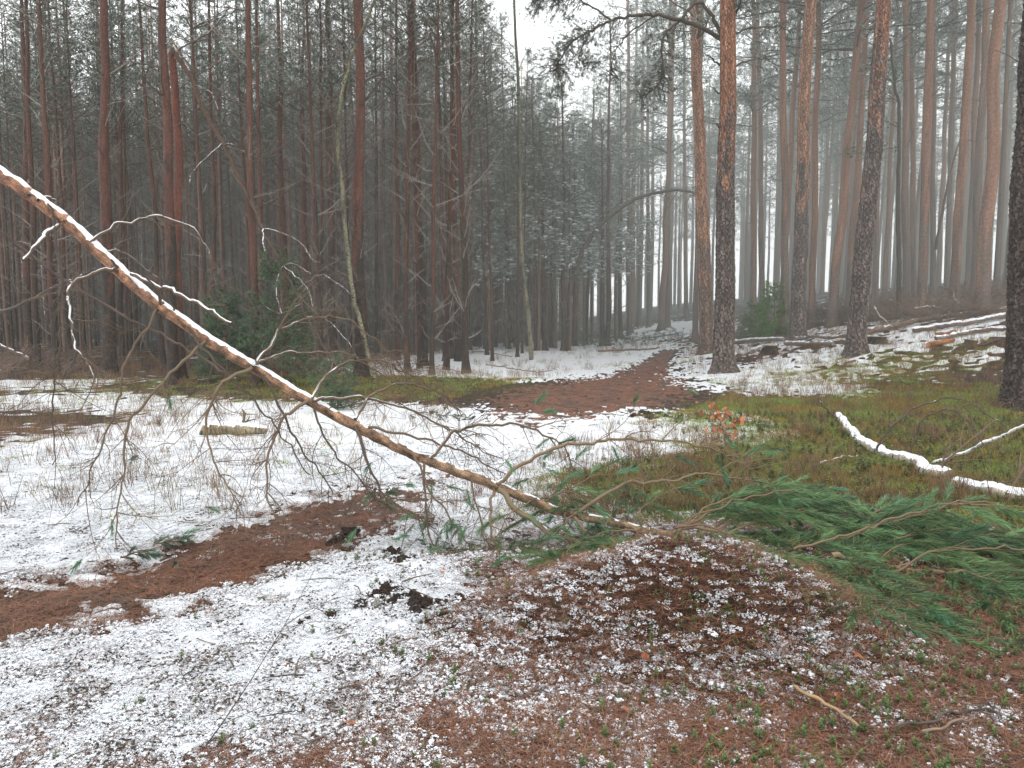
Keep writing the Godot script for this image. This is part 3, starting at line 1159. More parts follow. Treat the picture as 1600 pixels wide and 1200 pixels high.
	for k in 34:
		var p := Vector3(0, rf(9.0, 23.0), 0)
		var a := rf(0, TAU)
		var l := 0.5 + 2.4 * (24.0 - p.y) / 14.0 * rf(0.4, 1.0)
		var e := p + Vector3(cos(a) * l, l * 0.25, sin(a) * l)
		far.tube(PackedVector3Array([p, e]), PackedFloat32Array([0.03, 0.008]), 3, Color(0.12, 0.09, 0.07), Color(0.1, 0.08, 0.06))
		for q in 9:
			tuft(far, p.lerp(e, rf(0.35, 1.1)) + rdir() * 0.35, (e - p).normalized(), 0.26, 0.035, 10, Color(0.11, 0.15, 0.10), 1.0, 0.35)
	var spots_at := []
	var tints := []
	tries = 0
	while spots_at.size() < 560 and tries < 20000:
		tries += 1
		var d := rf(56.0, 108.0)
		var x := rf(-0.8, 0.8) * d
		if (absf(x - d * 0.205) < 2.0 and d < 72.0) or not clear_of(x, -d, 1.6):
			continue
		standing.append(Vector2(x, -d))
		var k := rf(0.7, 1.15)
		spots_at.append(Transform3D(Basis(Vector3.UP, rf(0, TAU)).scaled(Vector3(k, k * rf(0.85, 1.1) * under_gap(x, d, 24.0 * k), k)), Vector3(x, land(x, -d) - 0.1, -d)))
		tints.append(shade(Color.WHITE, rf(0.75, 1.1)))
	# the depths of the plantation: thin stems and bare boughs past counting
	var deep := []
	var deep_tints := []
	var thin := Geo.new()
	thin.tube(PackedVector3Array([Vector3(0, -0.3, 0), Vector3(0.08, 5, 0.05), Vector3(0, 10, 0), Vector3(0, 15, 0)]), PackedFloat32Array([0.085, 0.07, 0.05, 0.015]), 7, Color(0.15, 0.095, 0.07), Color(0.27, 0.115, 0.075))
	var yy := 1.0
	while yy < 14.5:
		for k in 3:
			var a := rf(0, TAU)
			var l := rf(0.5, 1.6)
			var p := Vector3(0, yy, 0)
			var e := p + Vector3(cos(a) * l, l * rf(0.2, 0.9), sin(a) * l)
			thin.tube(PackedVector3Array([p, (p + e) * 0.5 + rdir() * 0.08, e]), PackedFloat32Array([0.014, 0.01, 0.004]), 3, Color(0.15, 0.12, 0.10), Color(0.17, 0.14, 0.115))
			if yy > 7.5 or rng.randf() < 0.12:
				for q in 5:
					tuft(thin, p.lerp(e, rf(0.5, 1.1)) + rdir() * 0.25, (e - p).normalized(), 0.15, 0.018, 8, Color(0.09, 0.12, 0.078), 1.0, 0.22)
		yy += 0.5
	tries = 0
	while deep.size() < 720 and tries < 20000:
		tries += 1
		var d := lerpf(27.0, 75.0, sqrt(rng.randf()))
		var x := rf(-0.78, 0.16) * d
		if x > -2.5 + (d - 19.0) * 0.155 or not clear_of(x, -d, 0.9):
			continue
		standing.append(Vector2(x, -d))
		var k := rf(0.75, 1.2)
		deep.append(Transform3D(Basis(Vector3.UP, rf(0, TAU)).scaled(Vector3(k, k * rf(0.85, 1.1) * under_gap(x, d, 15.0 * k), k)), Vector3(x, land(x, -d) - 0.1, -d)))
		deep_tints.append(shade(Color.WHITE, rf(0.7, 1.15)))
	scatter("plantation_woods", "crowded thin stems filling the depths of the plantation", "", thin.mesh(M.needle), deep, deep_tints)
	scatter("distant_forest", "misty mass of distant pines closing the view", "", far.mesh(M.needle), spots_at, tints)


# the bank of mist over the ride and the slope
func build_mist() -> void:
	var fm := FogMaterial.new()
	fm.resource_name = "mist"
	fm.density = 0.0115
	fm.albedo = Color(0.97, 1.0, 0.985)
	for b: Array in [[Vector3(25, 5, -63), Vector3(112, 44, 94)]]:
		var f := FogVolume.new()
		f.name = numbered("mist")
		f.shape = RenderingServer.FOG_VOLUME_SHAPE_ELLIPSOID
		f.size = b[1]
		f.material = fm
		f.position = b[0]
		add_child(f)
		tag(f, "pale mist hanging over the slope and the far trail", "", "", "stuff")


# limbs of the trail bend pine: two long ones hang over the trail
func limbs_over_trail(tree: Node3D) -> void:
	var back := tree.transform.affine_inverse()
	var bark := Color(0.10, 0.075, 0.06)
	for way: Array in [
		[[Vector3(5.192, 8.358, -20.2), Vector3(4.643, 8.612, -20.051), Vector3(4.092, 8.729, -19.914), Vector3(3.487, 8.781, -19.765), Vector3(3.004, 8.737, -19.647), Vector3(2.369, 8.56, -19.486), Vector3(1.822, 8.241, -19.331), Vector3(1.435, 7.982, -19.216), Vector3(1.127, 7.545, -19.084), Vector3(1.019, 7.229, -19)], 0.055, 250, 1.0],
		[[Vector3(5.255, 8.388, -20.2), Vector3(4.919, 8.89, -20.107), Vector3(4.63, 9.171, -20.046), Vector3(4.34, 9.048, -20.001), Vector3(4.147, 8.758, -19.951), Vector3(3.746, 8.398, -19.873), Vector3(3.616, 7.985, -19.809), Vector3(3.658, 7.558, -19.746), Vector3(3.576, 7.163, -19.687), Vector3(3.1, 6.807, -19.6)], 0.05, 160, 0.8],
		[[Vector3(2.456, 8.817, -20.2), Vector3(1.911, 9.234, -20.333), Vector3(1.281, 9.563, -20.471), Vector3(0.644, 9.769, -20.6)], 0.03, 260, 1.0],
		[[Vector3(3.563, 8.939, -20.2), Vector3(2.957, 8.595, -20.354), Vector3(2.581, 8.097, -20.492), Vector3(2.519, 7.612, -20.6)], 0.022, 60, 0.8],
		[[Vector3(1.904, 8.542, -20.2), Vector3(1.694, 8.018, -20.489), Vector3(1.916, 7.896, -20.6)], 0.018, 40, 0.6],
		[[Vector3(5.522, 8.496, -20.2), Vector3(6.017, 8.717, -20.439), Vector3(6.767, 8.867, -20.774), Vector3(7.258, 8.787, -21)], 0.03, 26, 0.6],
		[[Vector3(5.541, 7.711, -20.2), Vector3(6.03, 7.932, -20.413), Vector3(6.49, 8.038, -20.6)], 0.03, 10, 0.5],
		[[Vector3(5.19, 7.742, -20.2), Vector3(4.937, 7.862, -20.09), Vector3(4.754, 7.986, -20)], 0.03, 0, 0.0], [[Vector3(5.222, 7.061, -20.2), Vector3(5.034, 7.125, -20.095), Vector3(4.881, 7.206, -20)], 0.026, 0, 0.0],
		[[Vector3(5.261, 6.078, -20.2), Vector3(5.065, 6.195, -19.829), Vector3(4.984, 6.225, -19.7)], 0.03, 0, 0.0], [[Vector3(5.496, 8.924, -20.2), Vector3(5.569, 9.119, -20.03), Vector3(5.666, 9.375, -19.8)], 0.035, 60, 0.8],
	]:
		var pts := []
		for p: Vector3 in way[0]:
			pts.append(back * p)
		var line := smooth(pts, 6, 0.05)
		var g := Geo.new()
		g.tube(line, radii(line.size(), way[1], way[1] * 0.25), 7, bark, bark)
		var leafy := Geo.new()
		for k: int in way[2]:
			var f := 0.25 + 0.75 * sqrt(rng.randf())
			var i := mini(int(f * (line.size() - 1)), line.size() - 2)
			var d := (line[i + 1] - line[i]).normalized()
			var out: Vector3 = line[i] + (side_of(d) + d * 0.5 + Vector3(0, rf(-0.6, 0.25), 0)).normalized() * rf(0.1, 0.75) * way[3]
			if k % 2 == 0:
				var mid: Vector3 = (line[i] + out) * 0.5 + rdir() * 0.08
				g.tube(PackedVector3Array([line[i], mid, out]), PackedFloat32Array([0.012, 0.008, 0.004]), 3, bark, bark)
			for q in 3:
				tuft(leafy, out + rdir() * 0.1, (out - line[i]).normalized(), 0.085, 0.009, 14, Color(0.085, 0.095, 0.07))
		var b := part("limb", g.mesh(M.twig), tree)
		if leafy.v.size() > 0:
			part("needles", leafy.mesh(M.needle), b)


# ---------------------------------------------------------------- the snapped pine

const TWIG_COL := Color(0.135, 0.095, 0.065)


func put(called: String, g: Geo, m: Material, parent: Node3D, kind := "") -> MeshInstance3D:
	var o := part(called, g.mesh(m), parent)
	o.position = -parent.global_position if parent.get_parent() == self else Vector3.ZERO
	if kind != "":
		o.set_meta("kind", kind)
	return o


# a thin twig that curls as it goes; returns where it ends and where it points
func curl(g: Geo, p: Vector3, dir: Vector3, length: float, r: float, bend: float, droop: float, col: Color, kids: int, tips: Array) -> void:
	var about := side_of(dir)
	var pts := PackedVector3Array()
	var d := dir
	var m := 8
	for i in m:
		pts.append(p)
		p += d * length / (m - 1)
		d = d.rotated(about, bend / m * rf(0.4, 1.6))
		d = (d + Vector3(0, -droop / m, 0)).normalized()
		var low := ground_y(p.x, p.z) + 0.015
		if p.y < low:
			p.y = low
			d.y = maxf(d.y, 0.05)
	g.tube(pts, radii(m, r, r * 0.3), 4 if r > 0.003 else 3, col, shade(col, 1.2))
	tips.append([pts[m - 1], (pts[m - 1] - pts[m - 2]).normalized()])
	for k in kids:
		var i := rng.randi_range(1, m - 3)
		var t := (pts[i + 1] - pts[i]).normalized()
		curl(g, pts[i], (t + side_of(t) * rf(0.5, 1.1)).normalized(), length * rf(0.3, 0.65), r * 0.6, bend * rf(0.5, 1.3), droop, col, kids - 2, tips)


# a green shoot: a bent stem set round with long needles
func shoot(stem: Geo, leaf: Geo, p: Vector3, dir: Vector3, length: float, count: int, nl: float, col: Color, sag: float, w := 0.0019) -> void:
	var pts := PackedVector3Array()
	var d := dir
	var m := 6
	for i in m:
		pts.append(p)
		p += d * length / (m - 1)
		d = (d + Vector3(0, -sag / m, 0) + rdir() * 0.05).normalized()
		var low := ground_y(p.x, p.z) + 0.02
		if p.y < low:
			p.y = low
			d.y = maxf(d.y, 0.0)
	stem.tube(pts, radii(m, 0.0035, 0.0018), 4, Color(0.15, 0.105, 0.06), Color(0.13, 0.12, 0.06))
	var tone := rf(0.45, 1.45)
	for k in count:
		var f := (k + rng.randf()) / count
		f = 0.12 + 0.88 * f
		var i := mini(int(f * (m - 1)), m - 2)
		var at := pts[i].lerp(pts[i + 1], f * (m - 1) - i)
		var t := (pts[i + 1] - pts[i]).normalized()
		var out := side_of(t)
		var lean := rf(0.25, 0.65) * (1.25 - 0.5 * f)
		var nd := (t + out * lean + Vector3(0, -0.12, 0)).normalized()
		leaf.needle(at, nd * nl * rf(0.75, 1.15), side_of(nd), w, shade(col, tone * rf(0.55, 1.4)))


func branch(root: Node3D, pts: Array, r0: float, r1: float, twigs: int, snowy := 0.0, green := 0, kids := 3, longest := 0.5, col := TWIG_COL) -> void:
	var line := smooth(pts, 6, 0.03)
	var rad := radii(line.size(), r0 * 1.2, r1 * 1.2)
	var g := Geo.new()
	g.tube(line, rad, 6, col, shade(col, 0.9))
	var tips := []
	for k in twigs * 2:
		var f := rf(0.18, 0.98)
		var i := mini(int(f * (line.size() - 1)), line.size() - 2)
		var d := (line[i + 1] - line[i]).normalized()
		curl(g, line[i], (d * rf(0.4, 1.0) + side_of(d) * rf(0.5, 1.0)).normalized(), rf(0.16, longest * 1.2), maxf(r0 * 0.32, 0.0026) * rf(0.7, 1.2), rf(0.6, 2.2), rf(-0.1, 0.9), shade(col, rf(0.75, 1.1)), kids, tips)
	tips.append([line[line.size() - 1], (line[line.size() - 1] - line[line.size() - 2]).normalized()])
	var b := put("branch", g, M.twig, root)
	if snowy > 0.0:
		var s := Geo.new()
		snow_cap(s, line, rad, r0 * 0.4, 1.0, 1.0 - snowy * 0.9, pts[0].x)
		put("snow_cap", s, M.snow_lump, b)
	if green > 3:
		var leaf := Geo.new()
		for k in (green * 2 if green > 3 else 0):
			var t: Array = tips[rng.randi() % tips.size()]
			shoot(g, leaf, t[0], (t[1] + rdir() * 0.45).normalized(), rf(0.07, 0.17), rng.randi_range(50, 100), rf(0.05, 0.08), Color(0.085, 0.19, 0.09), 0.5, 0.0032)
		put("needles", leaf, M.needle, b)


func build_fallen_pine() -> void:
	var base: Array = [Vector3(0.893, 0.094, -5.25), Vector3(0.919, 0.113, -5.15)]
	var at: Vector3 = base[1]
	var root := thing("fallen_pine", "wind-snapped slim orange pine hanging diagonally across the trail, snow along its stem", "fallen pine", Vector3(at.x, ground_y(at.x, at.z), at.z))
	var stem: Array = [Vector3(-5.11, 3.453, -5.75), Vector3(-4.266, 2.983, -5.67), Vector3(-3.574, 2.531, -5.601), Vector3(-3.162, 2.244, -5.559), Vector3(-2.753, 1.884, -5.512), Vector3(-2.437, 1.614, -5.476), Vector3(-2.076, 1.371, -5.439), Vector3(-1.762, 1.179, -5.407), Vector3(-1.361, 0.948, -5.367), Vector3(-1.05, 0.784, -5.336), Vector3(-0.654, 0.596, -5.298), Vector3(-0.13, 0.404, -5.248), Vector3(0.302, 0.242, -5.207), Vector3(0.643, 0.171, -5.176), Vector3(0.919, 0.113, -5.15)]
	var line := smooth(stem, 9, 0.012)
	var m := line.size()
	var g := Geo.new()
	var rad := PackedFloat32Array()
	for i in m:
		var knot := 0.0
		if i % 13 == 6:
			knot = 0.0015
		rad.append(lerpf(0.048, 0.0275, pow(float(i) / (m - 1), 1.1)) + knot)
	var fine := PackedVector3Array()
	var fr := PackedFloat32Array()
	for i in m - 1:
		for k in 5:
			fine.append(line[i].lerp(line[i + 1], k / 5.0))
			fr.append(lerpf(rad[i], rad[i + 1], k / 5.0))
	g.tube(fine, fr, 26, Color(0.62, 0.29, 0.175), Color(0.42, 0.29, 0.17), 0.6, 1.0)
	for i in g.v.size():
		var p := g.v[i]
		var k := n_fine.get_noise_3d(p.x * 1.2, p.y * 1.2, p.z * 1.2)
		var k2 := n_mid.get_noise_3d(p.x * 1.6, p.y * 1.6, p.z * 1.6)
		g.v[i] = p + g.n[i] * (0.0011 * k + 0.0016 * k2)
		g.c[i] = shade(g.c[i], 0.95 + 0.9 * k2 + 0.5 * k).lerp(Color(0.16, 0.12, 0.09), clampf(k2 * 1.6 - 0.25, 0.0, 0.6))
	var t := put("trunk", g, M.papery_bark, root)
	var s := Geo.new()
	var n1 := int(m * 0.62)
	snow_cap(s, line.slice(0, n1), rad.slice(0, n1), 0.005, 1.08, 0.12)
	snow_cap(s, line.slice(n1, m), rad.slice(n1, m), 0.004, 0.75, 0.42)
	put("snow_cap", s, M.snow_lump, t)
	var tip: Array = [Vector3(0.91, 0.113, -5.15), Vector3(1.054, 0.087, -5.12), Vector3(1.265, 0.039, -5.075), Vector3(1.465, -0.025, -5.03), Vector3(1.891, -0.029, -4.938), Vector3(2.338, -0.055, -4.836), Vector3(2.765, -0.074, -4.735), Vector3(3.106, -0.073, -4.651), Vector3(3.497, -0.088, -4.55)]
	var tl := smooth(tip, 6, 0.02)
	var tg := Geo.new()
	tg.tube(tl, radii(tl.size(), 0.033, 0.012), 12, Color(0.40, 0.26, 0.15), Color(0.26, 0.17, 0.10), 0.5, 1.0)
	put("leader", tg, M.papery_bark, root)

	# bare branches, from the snapped end to the crown
	branch(root, [Vector3(-3.127, 2.167, -5.5), Vector3(-3.171, 2.109, -5.449), Vector3(-3.203, 2.053, -5.403), Vector3(-3.236, 1.985, -5.351), Vector3(-3.264, 1.917, -5.3)], 0.013, 0.007, 1, 1.0, 0, 0, 0.15)
	branch(root, [Vector3(-2.908, 2.054, -5.5), Vector3(-2.788, 2.156, -5.56), Vector3(-2.648, 2.207, -5.619), Vector3(-2.514, 2.245, -5.673), Vector3(-2.329, 2.186, -5.75), Vector3(-2.24, 2.063, -5.807), Vector3(-2.206, 1.937, -5.853), Vector3(-2.2, 1.798, -5.9)], 0.009, 0.003, 7, 0.75, 0, 2, 0.4)
	branch(root, [Vector3(-2.614, 1.832, -5.45), Vector3(-2.414, 1.751, -5.388), Vector3(-2.217, 1.689, -5.327), Vector3(-2.023, 1.594, -5.262), Vector3(-1.846, 1.497, -5.2)], 0.011, 0.007, 1, 1.0, 0, 0, 0.2)
	branch(root, [Vector3(-3.113, 2.189, -5.5), Vector3(-3.095, 2.234, -5.412), Vector3(-3.074, 2.287, -5.3)], 0.008, 0.004, 0)
	branch(root, [Vector3(-2.722, 1.861, -5.5), Vector3(-2.697, 1.89, -5.4), Vector3(-2.671, 1.917, -5.3)], 0.011, 0.006, 0)
	branch(root, [Vector3(-2.398, 1.635, -5.45), Vector3(-2.396, 1.711, -5.363), Vector3(-2.402, 1.748, -5.313), Vector3(-2.423, 1.823, -5.2)], 0.011, 0.004, 0)
	branch(root, [Vector3(-2.33, 1.574, -5.45), Vector3(-2.336, 1.668, -5.37), Vector3(-2.353, 1.772, -5.274), Vector3(-2.398, 1.819, -5.2)], 0.006, 0.002, 0)
	branch(root, [Vector3(-3.315, 2.371, -5.5), Vector3(-3.425, 2.452, -5.658), Vector3(-3.499, 2.529, -5.8)], 0.009, 0.004, 0)
	branch(root, [Vector3(-3.255, 2.34, -5.5), Vector3(-3.313, 2.38, -5.714), Vector3(-3.36, 2.398, -5.9)], 0.008, 0.003, 0, 1.0)
	branch(root, [Vector3(-3.086, 2.197, -5.5), Vector3(-3.125, 2.199, -5.664), Vector3(-3.154, 2.201, -5.8)], 0.008, 0.003, 0, 1.0)
	branch(root, [Vector3(-2.822, 1.997, -5.5), Vector3(-2.778, 1.995, -5.589), Vector3(-2.738, 1.984, -5.671), Vector3(-2.687, 1.893, -5.83), Vector3(-2.614, 1.803, -6)], 0.006, 0.002, 4, 0.6, 0, 2, 0.3)
	branch(root, [Vector3(-2.723, 1.867, -5.45), Vector3(-2.825, 1.83, -5.407), Vector3(-2.921, 1.789, -5.364), Vector3(-2.963, 1.71, -5.331), Vector3(-2.972, 1.629, -5.302), Vector3(-2.951, 1.518, -5.263), Vector3(-2.902, 1.391, -5.217), Vector3(-2.84, 1.3, -5.181), Vector3(-2.765, 1.218, -5.144), Vector3(-2.705, 1.104, -5.1)], 0.011, 0.003, 5, 0.55, 0, 3, 0.4)
	branch(root, [Vector3(-3.164, 2.228, -5.5), Vector3(-3.098, 2.04, -5.445), Vector3(-3.059, 1.82, -5.381), Vector3(-3.041, 1.56, -5.304), Vector3(-3.018, 1.306, -5.227), Vector3(-3.01, 1.016, -5.137), Vector3(-2.994, 0.802, -5.069), Vector3(-2.957, 0.588, -5)], 0.009, 0.003, 9, 0.0, 1, 3, 0.45, Color(0.07, 0.055, 0.045))
	branch(root, [Vector3(-2.417, 1.582, -5.4), Vector3(-2.468, 1.482, -5.359), Vector3(-2.548, 1.333, -5.295), Vector3(-2.596, 1.136, -5.219), Vector3(-2.618, 0.931, -5.142), Vector3(-2.655, 0.692, -5.048), Vector3(-2.72, 0.48, -4.957), Vector3(-2.752, 0.348, -4.9)], 0.009, 0.003, 10, 0.0, 2, 3, 0.45)
	branch(root, [Vector3(-2.097, 1.373, -5.4), Vector3(-2.291, 1.151, -5.302), Vector3(-2.464, 0.949, -5.21), Vector3(-2.534, 0.782, -5.148), Vector3(-2.545, 0.521, -5.061), Vector3(-2.545, 0.325, -4.993), Vector3(-2.514, 0.058, -4.9)], 0.010, 0.003, 12, 0.0, 4, 3, 0.45, Color(0.17, 0.125, 0.085))
	branch(root, [Vector3(-2.22, 1.473, -5.4), Vector3(-2.05, 1.256, -5.359), Vector3(-1.867, 1.084, -5.321), Vector3(-1.664, 0.88, -5.278), Vector3(-1.52, 0.711, -5.244), Vector3(-1.35, 0.484, -5.2)], 0.008, 0.003, 9, 0.0, 1, 3, 0.5, Color(0.09, 0.068, 0.05))
	branch(root, [Vector3(-1.765, 1.196, -5.35), Vector3(-1.9, 1.13, -5.296), Vector3(-1.993, 1.027, -5.245), Vector3(-2.035, 0.903, -5.199), Vector3(-2.002, 0.708, -5.131), Vector3(-1.881, 0.482, -5.044), Vector3(-1.714, 0.265, -4.95)], 0.011, 0.003, 12, 0.0, 2, 3, 0.5, Color(0.19, 0.14, 0.09))
	branch(root, [Vector3(-1.722, 1.161, -5.35), Vector3(-1.549, 0.899, -5.301), Vector3(-1.44, 0.686, -5.264), Vector3(-1.323, 0.53, -5.233), Vector3(-1.203, 0.362, -5.2)], 0.008, 0.003, 9, 0.0, 1, 3, 0.45, Color(0.08, 0.06, 0.045))
	branch(root, [Vector3(-1.374, 0.973, -5.3), Vector3(-1.515, 0.876, -5.24), Vector3(-1.595, 0.713, -5.178), Vector3(-1.617, 0.511, -5.108), Vector3(-1.587, 0.353, -5.052), Vector3(-1.513, 0.218, -5)], 0.010, 0.003, 12, 0.0, 3, 3, 0.45, Color(0.17, 0.12, 0.08))
	branch(root, [Vector3(-1.348, 0.947, -5.3), Vector3(-1.303, 0.795, -5.262), Vector3(-1.156, 0.609, -5.204), Vector3(-1.021, 0.479, -5.159), Vector3(-0.865, 0.299, -5.1)], 0.007, 0.003, 8, 0.0, 2, 3, 0.4, Color(0.08, 0.06, 0.045))
	branch(root, [Vector3(-1.734, 1.213, -5.35), Vector3(-1.665, 1.375, -5.468), Vector3(-1.612, 1.467, -5.538), Vector3(-1.456, 1.52, -5.652), Vector3(-1.305, 1.529, -5.753), Vector3(-1.183, 1.491, -5.836), Vector3(-1.081, 1.394, -5.921), Vector3(-0.976, 1.294, -6.006), Vector3(-0.87, 1.156, -6.104), Vector3(-0.81, 0.982, -6.2)], 0.010, 0.003, 10, 0.15, 0, 3, 0.6)
	branch(root, [Vector3(-1.734, 1.213, -5.35), Vector3(-1.638, 1.272, -5.471), Vector3(-1.487, 1.292, -5.627), Vector3(-1.279, 1.273, -5.825), Vector3(-1.141, 1.194, -5.962), Vector3(-0.974, 1.074, -6.126), Vector3(-0.798, 0.921, -6.3)], 0.009, 0.003, 8, 0.25, 0, 3, 0.55)
	branch(root, [Vector3(-1.352, 0.991, -5.3), Vector3(-1.299, 1.113, -5.398), Vector3(-1.207, 1.195, -5.489), Vector3(-1.09, 1.24, -5.579), Vector3(-0.927, 1.215, -5.694), Vector3(-0.802, 1.138, -5.789), Vector3(-0.628, 1.023, -5.918), Vector3(-0.399, 0.806, -6.1)], 0.009, 0.003, 10, 0.15, 1, 3, 0.55)
	branch(root, [Vector3(-1.064, 0.847, -5.3), Vector3(-1.006, 0.958, -5.395), Vector3(-0.909, 1.038, -5.487), Vector3(-0.733, 1.059, -5.613), Vector3(-0.596, 1.018, -5.707), Vector3(-0.474, 0.928, -5.802), Vector3(-0.377, 0.791, -5.9)], 0.010, 0.003, 9, 0.1, 1, 3, 0.5)
	branch(root, [Vector3(-1.335, 0.969, -5.3), Vector3(-1.183, 0.993, -5.361), Vector3(-1.007, 0.973, -5.428), Vector3(-0.823, 0.92, -5.499), Vector3(-0.626, 0.833, -5.576), Vector3(-0.449, 0.721, -5.648), Vector3(-0.268, 0.592, -5.722), Vector3(-0.062, 0.467, -5.8)], 0.010, 0.003, 10, 0.3, 3, 3, 0.5)
	branch(root, [Vector3(-0.969, 0.797, -5.25), Vector3(-0.686, 0.733, -5.325), Vector3(-0.43, 0.633, -5.393), Vector3(-0.224, 0.533, -5.448), Vector3(-0.032, 0.422, -5.5)], 0.008, 0.003, 8, 0.0, 3, 3, 0.45)
	branch(root, [Vector3(-0.549, 0.588, -5.25), Vector3(-0.424, 0.733, -5.327), Vector3(-0.278, 0.782, -5.388), Vector3(-0.013, 0.785, -5.487), Vector3(0.229, 0.708, -5.578), Vector3(0.371, 0.596, -5.639), Vector3(0.47, 0.439, -5.7)], 0.011, 0.003, 12, 0.1, 4, 3, 0.5)
	branch(root, [Vector3(-0.099, 0.423, -5.2), Vector3(0.03, 0.527, -5.244), Vector3(0.231, 0.635, -5.304), Vector3(0.544, 0.679, -5.384), Vector3(0.773, 0.684, -5.44), Vector3(1.182, 0.655, -5.537), Vector3(1.401, 0.6, -5.588), Vector3(1.626, 0.492, -5.644), Vector3(1.856, 0.377, -5.7)], 0.013, 0.003, 14, 0.05, 5, 3, 0.45, Color(0.20, 0.14, 0.085))
	branch(root, [Vector3(0.439, 0.243, -5.15), Vector3(0.674, 0.375, -5.199), Vector3(0.895, 0.428, -5.238), Vector3(1.132, 0.446, -5.279), Vector3(1.382, 0.459, -5.322), Vector3(1.614, 0.424, -5.36), Vector3(1.85, 0.353, -5.4)], 0.011, 0.003, 12, 0.0, 6, 3, 0.35, Color(0.19, 0.135, 0.085))
	branch(root, [Vector3(-1.065, 0.79, -5.3), Vector3(-1.003, 0.63, -5.234), Vector3(-0.924, 0.47, -5.165), Vector3(-0.8, 0.331, -5.092), Vector3(-0.593, 0.218, -5)], 0.010, 0.003, 12, 0.0, 5, 3, 0.4, Color(0.09, 0.068, 0.05))
	branch(root, [Vector3(-0.592, 0.548, -5.25), Vector3(-0.601, 0.436, -5.199), Vector3(-0.565, 0.291, -5.131), Vector3(-0.546, 0.15, -5.064), Vector3(-0.511, 0.019, -5)], 0.008, 0.003, 10, 0.0, 5, 3, 0.35)
	branch(root, [Vector3(-0.661, 0.601, -5.25), Vector3(-0.584, 0.456, -5.167), Vector3(-0.461, 0.319, -5.072), Vector3(-0.372, 0.192, -4.988), Vector3(-0.257, 0.079, -4.9)], 0.007, 0.003, 10, 0.0, 6, 3, 0.35)
	branch(root, [Vector3(-0.129, 0.397, -5.2), Vector3(-0.149, 0.278, -5.133), Vector3(-0.125, 0.114, -5.039), Vector3(-0.029, -0.008, -4.95), Vector3(0.121, -0.093, -4.851), Vector3(0.297, -0.119, -4.75)], 0.009, 0.003, 8, 0.0, 5, 3, 0.3, Color(0.20, 0.14, 0.09))
	branch(root, [Vector3(-0.099, 0.384, -5.2), Vector3(0.073, 0.227, -5.162), Vector3(0.213, 0.126, -5.133), Vector3(0.381, 0.07, -5.103), Vector3(0.548, 0.026, -5.075), Vector3(0.693, 0.012, -5.05)], 0.017, 0.008, 8, 0.0, 7, 3, 0.3, Color(0.21, 0.165, 0.10))
	branch(root, [Vector3(0.414, 0.209, -5.15), Vector3(0.507, 0.1, -5.087), Vector3(0.607, 0.051, -5.037), Vector3(0.686, 0.027, -5)], 0.012, 0.006, 6, 0.0, 6, 3, 0.3, Color(0.21, 0.16, 0.10))
	branch(root, [Vector3(0.362, 0.235, -5.15), Vector3(0.349, 0.16, -5.138), Vector3(0.391, 0.056, -5.12), Vector3(0.467, -0.046, -5.1)], 0.006, 0.003, 5, 0.0, 5, 2, 0.3)
	branch(root, [Vector3(-0.279, 0.471, -5.2), Vector3(-0.246, 0.334, -5.132), Vector3(-0.201, 0.183, -5.053), Vector3(-0.124, 0.037, -4.969), Vector3(0, -0.026, -4.9)], 0.006, 0.0025, 8, 0.0, 8, 3, 0.3)
	branch(root, [Vector3(0.129, 0.31, -5.2), Vector3(0.259, 0.335, -5.223), Vector3(0.456, 0.349, -5.257), Vector3(0.702, 0.25, -5.3)], 0.006, 0.0025, 8, 0.0, 9, 3, 0.3)
	branch(root, [Vector3(0.215, 0.275, -5.2), Vector3(0.306, 0.363, -5.291), Vector3(0.444, 0.389, -5.38), Vector3(0.636, 0.303, -5.499), Vector3(0.81, 0.247, -5.6)], 0.006, 0.0025, 8, 0.0, 9, 3, 0.3)

	# bare lengths of the crown's limbs that show over the needles
	branch(root, [Vector3(1.019, 0.227, -4.8), Vector3(1.157, 0.257, -4.747), Vector3(1.335, 0.214, -4.675), Vector3(1.486, 0.144, -4.606), Vector3(1.721, 0.065, -4.5)], 0.0065, 0.004, 3, 0.0, 0, 1, 0.2, Color(0.17, 0.105, 0.065))
	branch(root, [Vector3(1.719, 0.127, -4.7), Vector3(1.988, 0.178, -4.731), Vector3(2.226, 0.258, -4.76), Vector3(2.45, 0.32, -4.786), Vector3(2.617, 0.355, -4.805), Vector3(2.772, 0.391, -4.823), Vector3(3.02, 0.381, -4.85)], 0.0065, 0.004, 4, 0.0, 0, 1, 0.25, Color(0.19, 0.13, 0.08))
	branch(root, [Vector3(2.188, 0.066, -4.45), Vector3(2.392, 0.169, -4.438), Vector3(2.487, 0.208, -4.432), Vector3(2.811, 0.225, -4.414), Vector3(3.072, 0.225, -4.4)], 0.006, 0.004, 3, 0.0, 0, 1, 0.25, Color(0.17, 0.115, 0.07))
	branch(root, [Vector3(1.914, 0.118, -4.6), Vector3(2.202, 0.061, -4.557), Vector3(2.554, 0.044, -4.505), Vector3(2.964, 0.031, -4.442), Vector3(3.232, 0.015, -4.4)], 0.015, 0.010, 3, 0.0, 0, 1, 0.25, Color(0.24, 0.17, 0.10))
	branch(root, [Vector3(1.057, 0.191, -4.9), Vector3(1.143, 0.25, -4.926), Vector3(1.422, 0.353, -4.999), Vector3(1.649, 0.391, -5.053), Vector3(1.853, 0.411, -5.1)], 0.006, 0.004, 3, 0.0, 0, 1, 0.2, Color(0.17, 0.115, 0.07))
	# the green crown, flung forward onto the ground
	var n := 0
